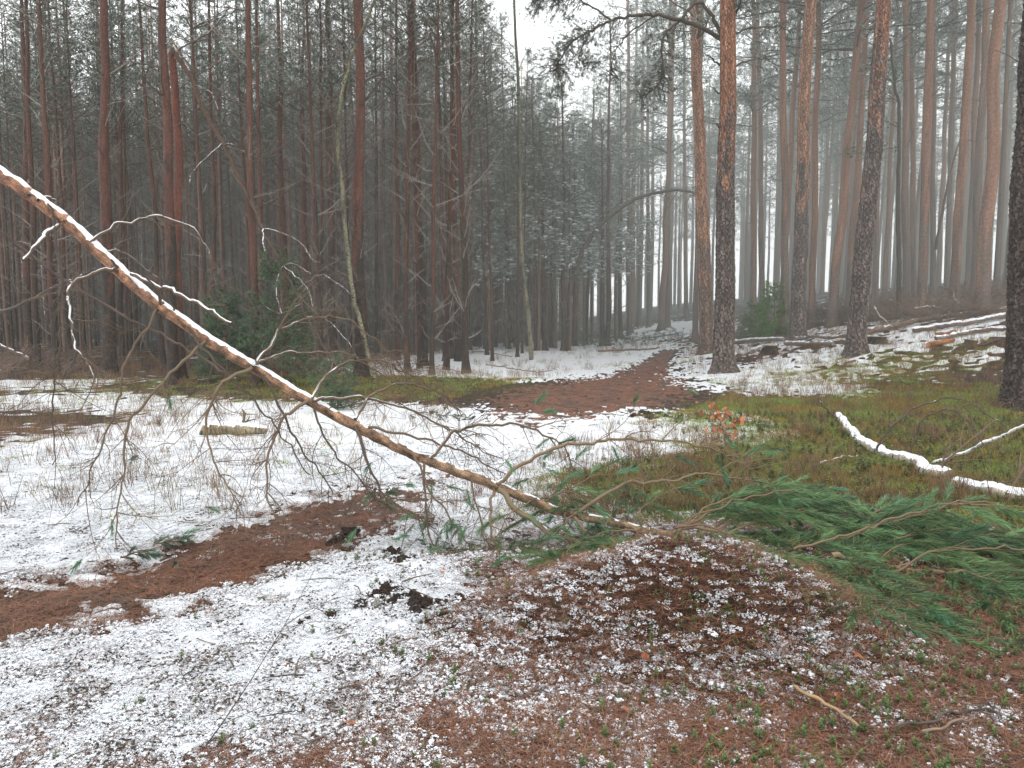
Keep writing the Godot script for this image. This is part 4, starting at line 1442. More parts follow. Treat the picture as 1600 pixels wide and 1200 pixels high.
	for b: Array in [
		[[Vector3(1.037, 0.101, -5.1), Vector3(1.147, 0.164, -5.123), Vector3(1.476, 0.287, -5.186), Vector3(1.706, 0.33, -5.226), Vector3(1.935, 0.365, -5.266), Vector3(2.194, 0.31, -5.31), Vector3(2.414, 0.184, -5.35)], 0.012, 26],
		[[Vector3(1.048, 0.128, -5.05), Vector3(1.194, 0.209, -4.896), Vector3(1.346, 0.191, -4.714), Vector3(1.466, 0.151, -4.543), Vector3(1.637, 0.127, -4.279), Vector3(1.769, 0.072, -3.992), Vector3(1.863, 0.026, -3.7)], 0.013, 22],
		[[Vector3(1.774, 0, -4.9), Vector3(2.071, 0.108, -4.927), Vector3(2.315, 0.194, -4.949), Vector3(2.544, 0.26, -4.97), Vector3(2.715, 0.298, -4.984), Vector3(2.873, 0.337, -4.998), Vector3(3.126, 0.327, -5.019), Vector3(3.512, 0.269, -5.05)], 0.012, 22],
		[[Vector3(1.456, -0.007, -5), Vector3(1.539, 0.051, -4.992), Vector3(1.796, 0.087, -4.971), Vector3(2.08, 0.102, -4.948), Vector3(2.373, 0.084, -4.924), Vector3(2.651, 0.008, -4.9)], 0.010, 22],
		[[Vector3(1.817, -0.001, -4.85), Vector3(1.918, 0.042, -4.603), Vector3(1.989, 0.039, -4.332), Vector3(2.039, 0.036, -3.995), Vector3(2.052, 0.047, -3.65)], 0.010, 24],
		[[Vector3(2.296, -0.026, -4.75), Vector3(2.386, -0.011, -4.742), Vector3(2.548, 0.067, -4.725), Vector3(2.646, 0.11, -4.715), Vector3(2.982, 0.132, -4.683), Vector3(3.326, 0.118, -4.65)], 0.011, 20],
		[[Vector3(2.548, -0.041, -4.7), Vector3(2.568, -0.031, -4.391), Vector3(2.551, -0.013, -4.007), Vector3(2.471, 0.048, -3.5)], 0.010, 24],
		[[Vector3(1.259, 0.055, -5.05), Vector3(1.519, 0.164, -5.09), Vector3(1.828, 0.243, -5.134), Vector3(2.097, 0.26, -5.17), Vector3(2.374, 0.163, -5.209), Vector3(2.661, 0.005, -5.25)], 0.010, 26],
		[[Vector3(2.142, -0.043, -4.85), Vector3(2.389, 0.12, -4.874), Vector3(2.681, 0.2, -4.897), Vector3(2.98, 0.177, -4.92), Vector3(3.373, 0.085, -4.95)], 0.009, 24],
		[[Vector3(2.429, -0.029, -4.7), Vector3(2.605, 0.047, -4.53), Vector3(2.762, 0.049, -4.356), Vector3(2.949, 0.021, -4.1)], 0.009, 22],
		[[Vector3(0.945, 0.16, -4.95), Vector3(0.813, 0.134, -4.896), Vector3(0.642, 0.097, -4.824), Vector3(0.413, 0.047, -4.725), Vector3(0.252, -0.005, -4.65)], 0.010, 30],
		[[Vector3(1.581, -0.024, -5), Vector3(1.656, -0.025, -4.617), Vector3(1.71, 0.011, -4.174), Vector3(1.713, 0.055, -3.75)], 0.010, 24],
		[[Vector3(2.02, -0.042, -4.95), Vector3(2.282, 0.121, -5.045), Vector3(2.433, 0.274, -5.113), Vector3(2.679, 0.271, -5.18), Vector3(3.12, 0.116, -5.3)], 0.009, 22],
		[[Vector3(2.686, -0.027, -4.6), Vector3(2.736, -0.002, -4.309), Vector3(2.746, 0.009, -3.95), Vector3(2.72, 0.052, -3.6)], 0.009, 20],
		[[Vector3(1.058, 0.149, -4.9), Vector3(0.923, 0.14, -4.832), Vector3(0.791, 0.109, -4.76), Vector3(0.684, 0.087, -4.7)], 0.008, 22],
		[[Vector3(1.186, 0.062, -5.1), Vector3(1.408, 0.179, -5.147), Vector3(1.678, 0.275, -5.2), Vector3(2, 0.261, -5.256), Vector3(2.239, 0.161, -5.3)], 0.008, 22],
		[[Vector3(1.959, 0.007, -4.8), Vector3(2.035, 0.039, -4.521), Vector3(2.086, 0.052, -4.162), Vector3(2.095, 0.064, -3.85)], 0.008, 22],
		[[Vector3(1.631, 0.008, -4.9), Vector3(1.862, 0.088, -4.87), Vector3(2.132, 0.057, -4.836), Vector3(2.4, -0.034, -4.8)], 0.008, 22],
		[[Vector3(2.039, 0.016, -4.9), Vector3(2.342, 0.148, -4.95), Vector3(2.655, 0.093, -4.995), Vector3(3.024, -0.03, -5.048), Vector3(3.4, -0.133, -5.1)], 0.008, 24],
		[[Vector3(1.229, 0.04, -5.1), Vector3(1.492, 0.052, -5.133), Vector3(1.76, 0.021, -5.166), Vector3(2.034, -0.078, -5.2)], 0.008, 22],
		[[Vector3(1.1, 0.127, -5.1), Vector3(1.328, 0.28, -5.177), Vector3(1.606, 0.358, -5.254), Vector3(1.891, 0.387, -5.327), Vector3(2.185, 0.343, -5.4)], 0.009, 24], [[Vector3(1.354, 0.127, -5.1), Vector3(1.632, 0.256, -5.188), Vector3(1.964, 0.321, -5.281), Vector3(2.36, 0.252, -5.384), Vector3(2.823, 0.155, -5.5)], 0.009, 24],
		[[Vector3(1.829, 0.027, -5), Vector3(2.113, 0.192, -5.099), Vector3(2.5, 0.229, -5.207), Vector3(2.854, 0.161, -5.3)], 0.008, 22], [[Vector3(2.4, -0.034, -4.8), Vector3(2.672, 0.129, -4.8), Vector3(2.988, 0.19, -4.8), Vector3(3.389, 0.15, -4.8)], 0.008, 22],
		[[Vector3(0.846, 0.144, -5.1), Vector3(0.665, 0.153, -5.007), Vector3(0.468, 0.133, -4.9), Vector3(0.319, 0.056, -4.8)], 0.007, 4], [[Vector3(0.683, 0.191, -5.15), Vector3(0.559, 0.232, -5.196), Vector3(0.412, 0.284, -5.25), Vector3(0.263, 0.25, -5.3)], 0.006, 2],
		[[Vector3(0.448, 0.243, -5.15), Vector3(0.339, 0.169, -5.106), Vector3(0.21, 0.056, -5.047), Vector3(0.146, -0.058, -5)], 0.006, 1], [[Vector3(0.129, 0.31, -5.2), Vector3(0, 0.245, -5.143), Vector3(-0.105, 0.093, -5.067), Vector3(-0.146, -0.058, -5)], 0.005, 0], [[Vector3(0.64, 0.191, -5.15), Vector3(0.567, 0.095, -5.059), Vector3(0.41, 0.008, -4.928), Vector3(0.24, -0.034, -4.8)], 0.006, 3],
		[[Vector3(0.811, 0.148, -5.15), Vector3(0.866, 0.223, -5.23), Vector3(1.019, 0.303, -5.359), Vector3(1.226, 0.34, -5.5)], 0.006, 1], [[Vector3(0.301, 0.253, -5.2), Vector3(0.394, 0.362, -5.297), Vector3(0.557, 0.428, -5.405), Vector3(0.725, 0.432, -5.5)], 0.005, 0],
	]:
		var bl := smooth(b[0], 6, 0.02)
		var bg := Geo.new()
		bg.tube(bl, radii(bl.size(), b[1], 0.003), 6, Color(0.20, 0.135, 0.08), Color(0.16, 0.12, 0.07))
		var leaf := Geo.new()
		for k: int in b[2] + 2:
			var f: float = 0.22 + 0.78 * (k + rng.randf()) / (b[2] + 2)
			var i := mini(int(f * (bl.size() - 1)), bl.size() - 2)
			var d := (bl[i + 1] - bl[i]).normalized()
			var sd := d.cross(Vector3.UP).normalized() * (1.0 if k % 2 == 0 else -1.0)
			var dir := (d * rf(0.6, 1.1) + sd * rf(0.3, 0.9) + Vector3(0, rf(-0.35, 0.2), 0)).normalized()
			shoot(bg, leaf, bl[i], dir, rf(0.18, 0.40), 230, rf(0.06, 0.095), Color(0.085, 0.18, 0.085).lerp(Color(0.15, 0.24, 0.08), rf(0.0, 0.8)), rf(0.1, 0.8), 0.0038)
		shoot(bg, leaf, bl[bl.size() - 2], (bl[bl.size() - 1] - bl[bl.size() - 2]).normalized(), 0.2, 180, 0.07, Color(0.09, 0.21, 0.11), 0.2, 0.0038)
		var o := put("bough", bg, M.twig, root)
		put("needles", leaf, M.needle, o)
		n += 1


# a second pine, snapped overhead: its stub still stands, its thin top dangles
func build_broken_pine() -> void:
	var p: Array = [Vector3(-7.454, 0.039, -17.6), Vector3(-7.315, 7.187, -17.6)]
	var foot: Vector3 = p[0]
	var top: Vector3 = p[1]
	var root := thing("broken_pine", "standing snapped pine whose splintered thin top dangles from the break", "broken pine", Vector3(foot.x, ground_y(foot.x, foot.z), foot.z))
	var g := trunk_geo(top.y - root.position.y, 0.115, 0.075, 24, 60, 0.1, Color(0.13, 0.08, 0.06), Color(0.28, 0.09, 0.055), 2.5, 2.0)
	var t := part("trunk", g.mesh(M.flaky_bark), root)
	t.rotation.z = -(top.x - foot.x) / (top.y - foot.y)
	var sp := Geo.new()
	for k in 9:
		var a := rf(0, TAU)
		var b := top + Vector3(cos(a) * 0.055, -0.12, sin(a) * 0.055)
		sp.tube(PackedVector3Array([b, b + Vector3(rf(-0.05, 0.06), rf(0.14, 0.42), rf(-0.03, 0.05))]), PackedFloat32Array([rf(0.014, 0.026), 0.002]), 4, Color(0.62, 0.42, 0.24), Color(0.72, 0.52, 0.32))
	put("splinter", sp, M.wood, root)
	var hung: Array = [Vector3(-7.257, 7.202, -17.4), Vector3(-7.164, 7.085, -17.364), Vector3(-6.788, 6.519, -17.198), Vector3(-6.435, 5.766, -16.99), Vector3(-6.051, 5.148, -16.807), Vector3(-5.619, 4.321, -16.568), Vector3(-5.244, 3.671, -16.372), Vector3(-5.015, 3.164, -16.224), Vector3(-4.693, 2.637, -16.059), Vector3(-4.332, 2.027, -15.866), Vector3(-4.101, 1.58, -15.727), Vector3(-3.791, 1.077, -15.562), Vector3(-3.512, 0.58, -15.4)]
	var hl := smooth(hung, 6, 0.05)
	var hg := Geo.new()
	hg.tube(hl, radii(hl.size(), 0.056, 0.014), 9, Color(0.20, 0.10, 0.065), Color(0.15, 0.11, 0.085), 0.8, 1.0)
	put("snapped_top", hg, M.flaky_bark, root)
	for w: Array in [
		[[Vector3(-7.134, 7.202, -17.4), Vector3(-6.875, 7.391, -17.489), Vector3(-6.564, 7.613, -17.594), Vector3(-6.317, 7.946, -17.702), Vector3(-6.134, 8.277, -17.8)], 0.02], [[Vector3(-6.648, 6.331, -17), Vector3(-6.372, 6.229, -16.868), Vector3(-6.17, 6.04, -16.741), Vector3(-6.047, 5.772, -16.6)], 0.012],
		[[Vector3(-6.022, 5.12, -16.8), Vector3(-5.795, 5.061, -16.644), Vector3(-5.589, 5.005, -16.5)], 0.014], [[Vector3(-6.024, 5.068, -16.8), Vector3(-5.72, 4.977, -16.8), Vector3(-5.346, 4.95, -16.8)], 0.014], [[Vector3(-6.049, 5.12, -16.8), Vector3(-6.267, 4.802, -16.575), Vector3(-6.485, 4.461, -16.334), Vector3(-6.517, 4.222, -16.2)], 0.012],
		[[Vector3(-5.043, 3.29, -16.2), Vector3(-5.048, 3.064, -16.115), Vector3(-4.976, 2.839, -16.028), Vector3(-4.917, 2.786, -16)], 0.016], [[Vector3(-5.017, 3.29, -16.2), Vector3(-4.666, 3.208, -16.149), Vector3(-4.265, 2.997, -16.084), Vector3(-4.038, 2.673, -16.027), Vector3(-3.865, 2.607, -16)], 0.014],
		[[Vector3(-4.614, 2.544, -16), Vector3(-4.43, 2.578, -15.944), Vector3(-4.221, 2.498, -15.876), Vector3(-4.013, 2.367, -15.8)], 0.012], [[Vector3(-4.615, 2.518, -16), Vector3(-4.686, 2.348, -15.922), Vector3(-4.688, 1.961, -15.763), Vector3(-4.548, 1.58, -15.6)], 0.012], [[Vector3(-4.589, 2.531, -16), Vector3(-4.329, 2.321, -15.881), Vector3(-4.071, 2.087, -15.756), Vector3(-3.913, 1.706, -15.6)], 0.012],
		[[Vector3(-4.341, 2.016, -15.9), Vector3(-3.814, 2.34, -15.766), Vector3(-3.415, 2.147, -15.668), Vector3(-3.177, 1.957, -15.6)], 0.012], [[Vector3(-4.218, 1.771, -15.8), Vector3(-4.57, 1.58, -15.676), Vector3(-4.909, 1.73, -15.558), Vector3(-5.021, 1.58, -15.5)], 0.010], [[Vector3(-4.07, 1.517, -15.7), Vector3(-3.67, 1.454, -15.616), Vector3(-3.273, 1.078, -15.499), Vector3(-3.008, 0.706, -15.4)], 0.010],
	]:
		branch(root, w[0], w[1], w[1] * 0.4, 7, 0.45, 0, 2, 0.8, Color(0.11, 0.085, 0.07))


# ---------------------------------------------------------------- young growth

func make_bushy(h: float, low: float, snow_on: bool, needle := 0.13, col := Color(0.07, 0.115, 0.058)) -> Array:
	var wood := Geo.new()
	var leaf := Geo.new()
	var snow := Geo.new()
	wood.tube(smooth([Vector3(0, -0.2, 0), Vector3(rf(-0.1, 0.1), h * 0.35, rf(-0.1, 0.1)), Vector3(rf(-0.15, 0.15), h * 0.7, 0), Vector3(0, h, 0)], 5), radii(16, 0.012 + h * 0.007, 0.01), 8, Color(0.16, 0.105, 0.075), Color(0.18, 0.11, 0.07))
	var y := h * low
	while y < h:
		var k := (h - y) / (h * (1.0 - low))
		for q in rng.randi_range(4, 6):
			limb(wood, leaf, Vector3(0, y, 0), rf(0, TAU), rf(0.05, 0.6), 0.3 + minf(1.9, h * 0.24) * pow(k, 0.75), 0.012, int(5 + 12 * k), needle, needle * 0.11, 14, col, 0.05, snow if snow_on else null, 0.4 if snow_on else 0.0)
		y += rf(0.28, 0.42) * clampf(h / 6.0, 0.55, 1.2)
	tuft(leaf, Vector3(0, h, 0), Vector3.UP, needle, needle * 0.12, 40, Color(0.06, 0.10, 0.05))
	return [wood.mesh(M.twig), leaf.mesh(M.needle), snow.mesh(M.snow_lump) if snow_on else null]


func bushy(called: String, made: Array, at: Vector2, label: String, category: String, group := "", k := 1.0) -> void:
	var o := thing(called, label, category, Vector3(at.x, ground_y(at.x, at.y), at.y), group)
	o.rotation.y = rf(0, TAU)
	o.scale = Vector3.ONE * k
	part("stem", made[0], o)
	part("crown", made[1], o)
	if made[2]:
		part("snow_clumps", made[2], o).set_meta("kind", "stuff")


func build_understorey() -> void:
	# birches
	for b: Array in [
		["slender speckled birch standing straight at the edge of the snow patch", [Vector3(0.672, -0.092, -27.5), Vector3(0.579, 1.381, -27.5), Vector3(0.422, 2.708, -27.5), Vector3(0.331, 4.024, -27.5), Vector3(0.286, 5.545, -27.5), Vector3(0.263, 7.052, -27.5), Vector3(0.217, 8.968, -27.5), Vector3(0.13, 10.86, -27.5), Vector3(0.064, 12.935, -27.5)], 0.085, 0.04],
		["pale leaning birch with mossy upper stem in front of the thickest red pine", [Vector3(-2.954, -0.095, -16.9), Vector3(-3.029, 0.417, -16.9), Vector3(-3.119, 0.83, -16.9), Vector3(-3.259, 1.446, -16.9), Vector3(-3.413, 2.058, -16.9), Vector3(-3.481, 2.802, -16.9), Vector3(-3.547, 3.672, -16.9), Vector3(-3.599, 4.469, -16.9), Vector3(-3.67, 4.997, -16.9), Vector3(-3.616, 5.718, -16.9), Vector3(-3.497, 6.368, -16.9), Vector3(-3.299, 6.988, -16.9), Vector3(-3.051, 7.528, -16.9), Vector3(-2.803, 8.102, -16.9), Vector3(-2.557, 8.673, -16.9)], 0.052, 0.026],
	]:
		var pts: Array = b[1]
		var foot: Vector3 = pts[0]
		pts[0] = Vector3(foot.x, ground_y(foot.x, foot.z) - 0.1, foot.z)
		var root := thing("birch_tree", b[0], "birch tree", pts[0])
		var line := smooth(pts, 5, 0.04)
		var g := Geo.new()
		var rad := radii(line.size(), b[2], b[3])
		g.tube(line, rad, 14, Color(0.42, 0.40, 0.33), Color(0.26, 0.28, 0.16), 0.9, 1.0)
		for i in g.v.size():
			g.c[i] = g.c[i].lerp(Color(0.12, 0.10, 0.08), clampf(0.15 + 1.6 * n_mid.get_noise_3d(g.v[i].x, g.v[i].y * 0.5, g.v[i].z * 2.0), 0.0, 0.85))
		put("trunk", g, M.birch_bark, root)
		for k in 9:
			var i := rng.randi_range(line.size() / 4, line.size() - 3)
			var dir := Vector3(rf(-1, 1), rf(0.6, 1.4), rf(-0.6, 0.6)).normalized()
			branch(root, [line[i], line[i] + dir * 0.5, line[i] + dir * 1.1 + rdir() * 0.2, line[i] + dir * 1.7 + rdir() * 0.3], 0.012, 0.004, 7, 0.0, 0, 2, 0.9, Color(0.11, 0.085, 0.07))
	# the tree bent into an arch
	var arch: Array = [Vector3(2.401, 0.736, -34), Vector3(2.459, 1.887, -33.768), Vector3(2.517, 2.963, -33.547), Vector3(2.717, 3.624, -33.402), Vector3(2.995, 4.277, -33.251), Vector3(3.45, 4.997, -33.068), Vector3(4.082, 5.627, -32.873), Vector3(4.834, 6.168, -32.667), Vector3(5.708, 6.445, -32.463), Vector3(6.573, 6.568, -32.268), Vector3(7.188, 6.47, -32.129), Vector3(7.677, 6.149, -32)]
	var af: Vector3 = arch[0]
	arch[0] = Vector3(af.x, ground_y(af.x, af.z) - 0.1, af.z)
	var ar := thing("bent_tree", "thin bare tree bowed into a long arch over the trail", "bent tree", arch[0])
	var al := smooth(arch, 5, 0.05)
	var ag := Geo.new()
	ag.tube(al, radii(al.size(), 0.13, 0.04), 10, Color(0.22, 0.16, 0.13), Color(0.26, 0.21, 0.18), 0.8, 1.0)
	put("trunk", ag, M.flaky_bark, ar)
	for k in 16:
		var i := rng.randi_range(al.size() / 3, al.size() - 2)
		var dir := Vector3(rf(-0.5, 0.8), rf(-1.0, 0.6), rf(-0.6, 0.6)).normalized()
		branch(ar, [al[i], al[i] + dir * 0.4, al[i] + dir * 0.8 + Vector3(0, -0.15, 0), al[i] + dir * 1.1 + Vector3(0, -0.5, 0)], 0.014, 0.005, 6, 0.3, 0, 1, 0.7, Color(0.16, 0.13, 0.11))

	# snow-laden young pines behind the corner
	var made := []
	for k in 4:
		made.append(make_bushy(rf(10.5, 12.5), 0.34, true, 0.15, Color(0.14, 0.20, 0.115)))
	for s: Array in [[Vector2(-0.231, -35.527), 0.86], [Vector2(1.122, -32.864), 0.8], [Vector2(1.948, -35.244), 0.92], [Vector2(2.444, -33.394), 0.74], [Vector2(3.531, -38.792), 0.9], [Vector2(4.618, -41.188), 0.84], [Vector2(5.629, -42.782), 0.9], [Vector2(-0.964, -33.864), 0.78], [Vector2(-1.997, -37.797), 0.85], [Vector2(-0.728, -44.794), 0.85], [Vector2(1.758, -39.338), 0.86], [Vector2(2.704, -41.602), 0.95], [Vector2(4.175, -41.106), 0.95], [Vector2(5.758, -47.277), 1.0], [Vector2(3.727, -45.881), 1.05], [Vector2(7.431, -49.5), 1.0]]:
		var at: Vector2 = s[0]
		bushy("young_pine", made[rng.randi() % 4], at, "snow-dusted young pine with drooping crown at the edge of the dense plantation", "young pine", "snow-dusted young pines at the plantation edge", s[1])
	bushy("young_pine", make_bushy(2.7, 0.12, false), Vector2(-4.761, -16.201), "small green pine in the shade behind the dangling snapped top", "young pine")
	bushy("young_pine", make_bushy(1.9, 0.12, false), Vector2(-6.163, -16.862), "little green pine low in the shade behind the hanging trunk", "young pine")
	bushy("young_pine", make_bushy(1.8, 0.05, false, 0.13, Color(0.12, 0.20, 0.06)), Vector2(8.654, -26.118), "bright green bushy pine sapling beside the small dark stump", "young pine")
	bushy("young_pine", make_bushy(1.1, 0.02, false, 0.13, Color(0.12, 0.20, 0.06)), Vector2(8.77, -28.575), "low spreading green pine sapling behind the tall trail bend pine", "young pine")
	bushy("young_pine", make_bushy(0.9, 0.02, false, 0.09), Vector2(-2.921, -12.979), "knee-high green pine sprouting under the arching bare branches", "young pine")

	# the dark bent tree with green sprays on the slope
	var bent: Array = [Vector3(12.689, 1.264, -26), Vector3(12.681, 2.437, -26), Vector3(12.636, 3.476, -26), Vector3(12.575, 4.918, -26), Vector3(12.526, 6.549, -26), Vector3(12.436, 8.162, -26), Vector3(12.328, 8.763, -26), Vector3(12.167, 9.659, -26), Vector3(12.056, 10.352, -26)]
	var bf: Vector3 = bent[0]
	bent[0] = Vector3(bf.x, ground_y(bf.x, bf.z) - 0.1, bf.z)
	var br := thing("bent_tree", "thin dark crooked tree with green sprays beside the big leaning grey pine", "bent tree", bent[0])
	var bl := smooth(bent, 5, 0.05)
	var bg := Geo.new()
	bg.tube(bl, radii(bl.size(), 0.085, 0.03), 8, Color(0.14, 0.10, 0.08), Color(0.16, 0.12, 0.09), 0.8, 1.0)
	put("trunk", bg, M.flaky_bark, br)
	for way: Array in [[Vector3(12.427, 8.363, -26), Vector3(11.998, 8.486, -25.715), Vector3(11.424, 8.546, -25.357), Vector3(10.874, 8.293, -25)], [Vector3(12.462, 7.56, -26), Vector3(11.961, 7.709, -25.785), Vector3(11.39, 7.534, -25.546), Vector3(10.809, 6.882, -25.181), Vector3(10.544, 6.552, -25)], [Vector3(12.427, 8.363, -26), Vector3(12.003, 9.034, -25.562), Vector3(11.909, 9.113, -25.5)], [Vector3(12.508, 6.954, -26), Vector3(11.602, 6.769, -25.588), Vector3(10.346, 6.513, -25)]]:
		var wood := Geo.new()
		var leaf := Geo.new()
		var line := smooth(way, 5)
		wood.tube(line, radii(line.size(), 0.018, 0.006), 5, TWIG_COL, TWIG_COL)
		for k in 46:
			var i := rng.randi_range(3, line.size() - 2)
			tuft(leaf, line[i] + rdir() * Vector3(0.3, 0.18, 0.3), (line[i + 1] - line[i]).normalized(), 0.09, 0.012, 14, Color(0.06, 0.11, 0.045))
		var o := put("limb", wood, M.twig, br)
		put("needles", leaf, M.needle, o)

	# beech seedling that kept its copper leaves
	var sp := thing("beech_sapling", "small sapling with bright copper leaves beside the snowy trail edge", "sapling", Vector3.ZERO)
	var sf: Vector2 = Vector2(2.649, -9.714)
	sp.position = Vector3(sf.x, ground_y(sf.x, sf.y), sf.y)
	var sg := Geo.new()
	var ends := []
	for way: Array in [[Vector3(2.623, -0.006, -9.62), Vector3(2.603, 0.139, -9.615), Vector3(2.534, 0.314, -9.609), Vector3(2.483, 0.442, -9.604), Vector3(2.417, 0.537, -9.6)], [Vector3(2.607, 0.109, -9.6), Vector3(2.666, 0.21, -9.563), Vector3(2.733, 0.277, -9.531), Vector3(2.817, 0.305, -9.5)], [Vector3(2.549, 0.268, -9.6), Vector3(2.47, 0.335, -9.573), Vector3(2.341, 0.402, -9.536), Vector3(2.222, 0.469, -9.5)], [Vector3(2.565, 0.22, -9.6), Vector3(2.641, 0.348, -9.658), Vector3(2.682, 0.446, -9.7)], [Vector3(2.607, 0.141, -9.6), Vector3(2.503, 0.204, -9.6), Vector3(2.44, 0.189, -9.6)], [Vector3(2.608, 0.077, -9.6), Vector3(2.679, 0.086, -9.545), Vector3(2.728, 0.124, -9.5)]]:
		var line := smooth(way, 4)
		sg.tube(line, radii(line.size(), 0.005, 0.002), 5, Color(0.12, 0.085, 0.06), Color(0.12, 0.085, 0.06))
		for k in line.size():
			if k > 3:
				ends.append(line[k])
	put("stem", sg, M.twig, sp)
	var lm := []
	for k in 5:
		var lg := Geo.new()
		lg.leaf(Vector3.ZERO, Vector3(0, 0, 0.095), Vector3.RIGHT, 0.052, rf(0.05, 0.3), shade(Color(0.44, 0.15, 0.065), rf(0.75, 1.25)))
		lm.append(lg.mesh(M.leaf, false))
	for k in 66:
		var o := part("leaf", lm[k % 5], sp)
		o.position = ends[rng.randi() % ends.size()] + rdir() * 0.03 - sp.position
		o.basis = Basis(Vector3.UP, rf(0, TAU)) * Basis(Vector3.RIGHT, rf(-0.3, 1.3)) * Basis(Vector3.BACK, rf(-0.6, 0.6)) * Basis.from_scale(Vector3.ONE * rf(0.7, 1.15))


# ---------------------------------------------------------------- dead wood

func pole(called: String, label: String, category: String, pts: Array, r0: float, r1: float, lo: Color, hi: Color, snowy := 0.0, m := "flaky_bark", twigs := 0, wob := 0.03, group := "", thick := 0.022) -> Node3D:
	var line := smooth(pts, 7, wob)
	var root := thing(called, label, category, line[0], group)
	var rad := PackedFloat32Array()
	for i in line.size():
		rad.append(lerpf(r0, r1, float(i) / (line.size() - 1)) * (1.0 + 0.18 * n_mid.get_noise_1d(i * 0.9 + r0 * 900.0)))
	var g := Geo.new()
	g.tube(line, rad, 14 if r0 > 0.03 else 7, lo, hi, 0.7, 1.0, r0 > 0.03)
	for i in g.v.size():
		var k := n_mid.get_noise_3dv(g.v[i] * 1.7)
		g.c[i] = shade(g.c[i], 0.95 + 0.7 * k)
		g.v[i] += g.n[i] * r0 * 0.12 * n_fine.get_noise_3dv(g.v[i])
	put("stem", g, M[m], root)
	if snowy > 0.0:
		var s := Geo.new()
		snow_cap(s, line, rad, thick, 1.1, 1.0 - snowy)
		put("snow_cap", s, M.snow_lump, root)
	for k in twigs:
		var tg := Geo.new()
		var i := rng.randi_range(1, line.size() - 2)
		var d := (line[i + 1] - line[i]).normalized()
		curl(tg, line[i], (d * rf(0.2, 0.8) + side_of(d) + Vector3(0, 0.6, 0)).normalized(), rf(0.25, 0.8), maxf(r0 * 0.25, 0.003), rf(0.5, 1.8), rf(0.2, 0.9), shade(TWIG_COL, rf(0.7, 1.3)), 3, [])
		put("branch", tg, M.twig, root)
	return root


func stump(label: String, at: Vector2, r: float, h: float) -> void:
	var root := thing("tree_stump", label, "tree stump", Vector3(at.x, ground_y(at.x, at.y), at.y))
	var g := trunk_geo(h, r, r * 0.92, 28, 14, 0.0, Color(0.10, 0.075, 0.06), Color(0.12, 0.08, 0.06), 0.2, 0.3)
	part("side", g.mesh(M.plated_bark), root)
	var c := Geo.new()
	c.tube(PackedVector3Array([Vector3(0, h - 0.03, 0), Vector3(0, h + 0.004, 0)]), PackedFloat32Array([r * 0.9, r * 0.88]), 28, Color(0.26, 0.19, 0.13), Color(0.3, 0.22, 0.15), 1.0, 1.0, true)
	part("cut_top", c.mesh(M.wood), root)


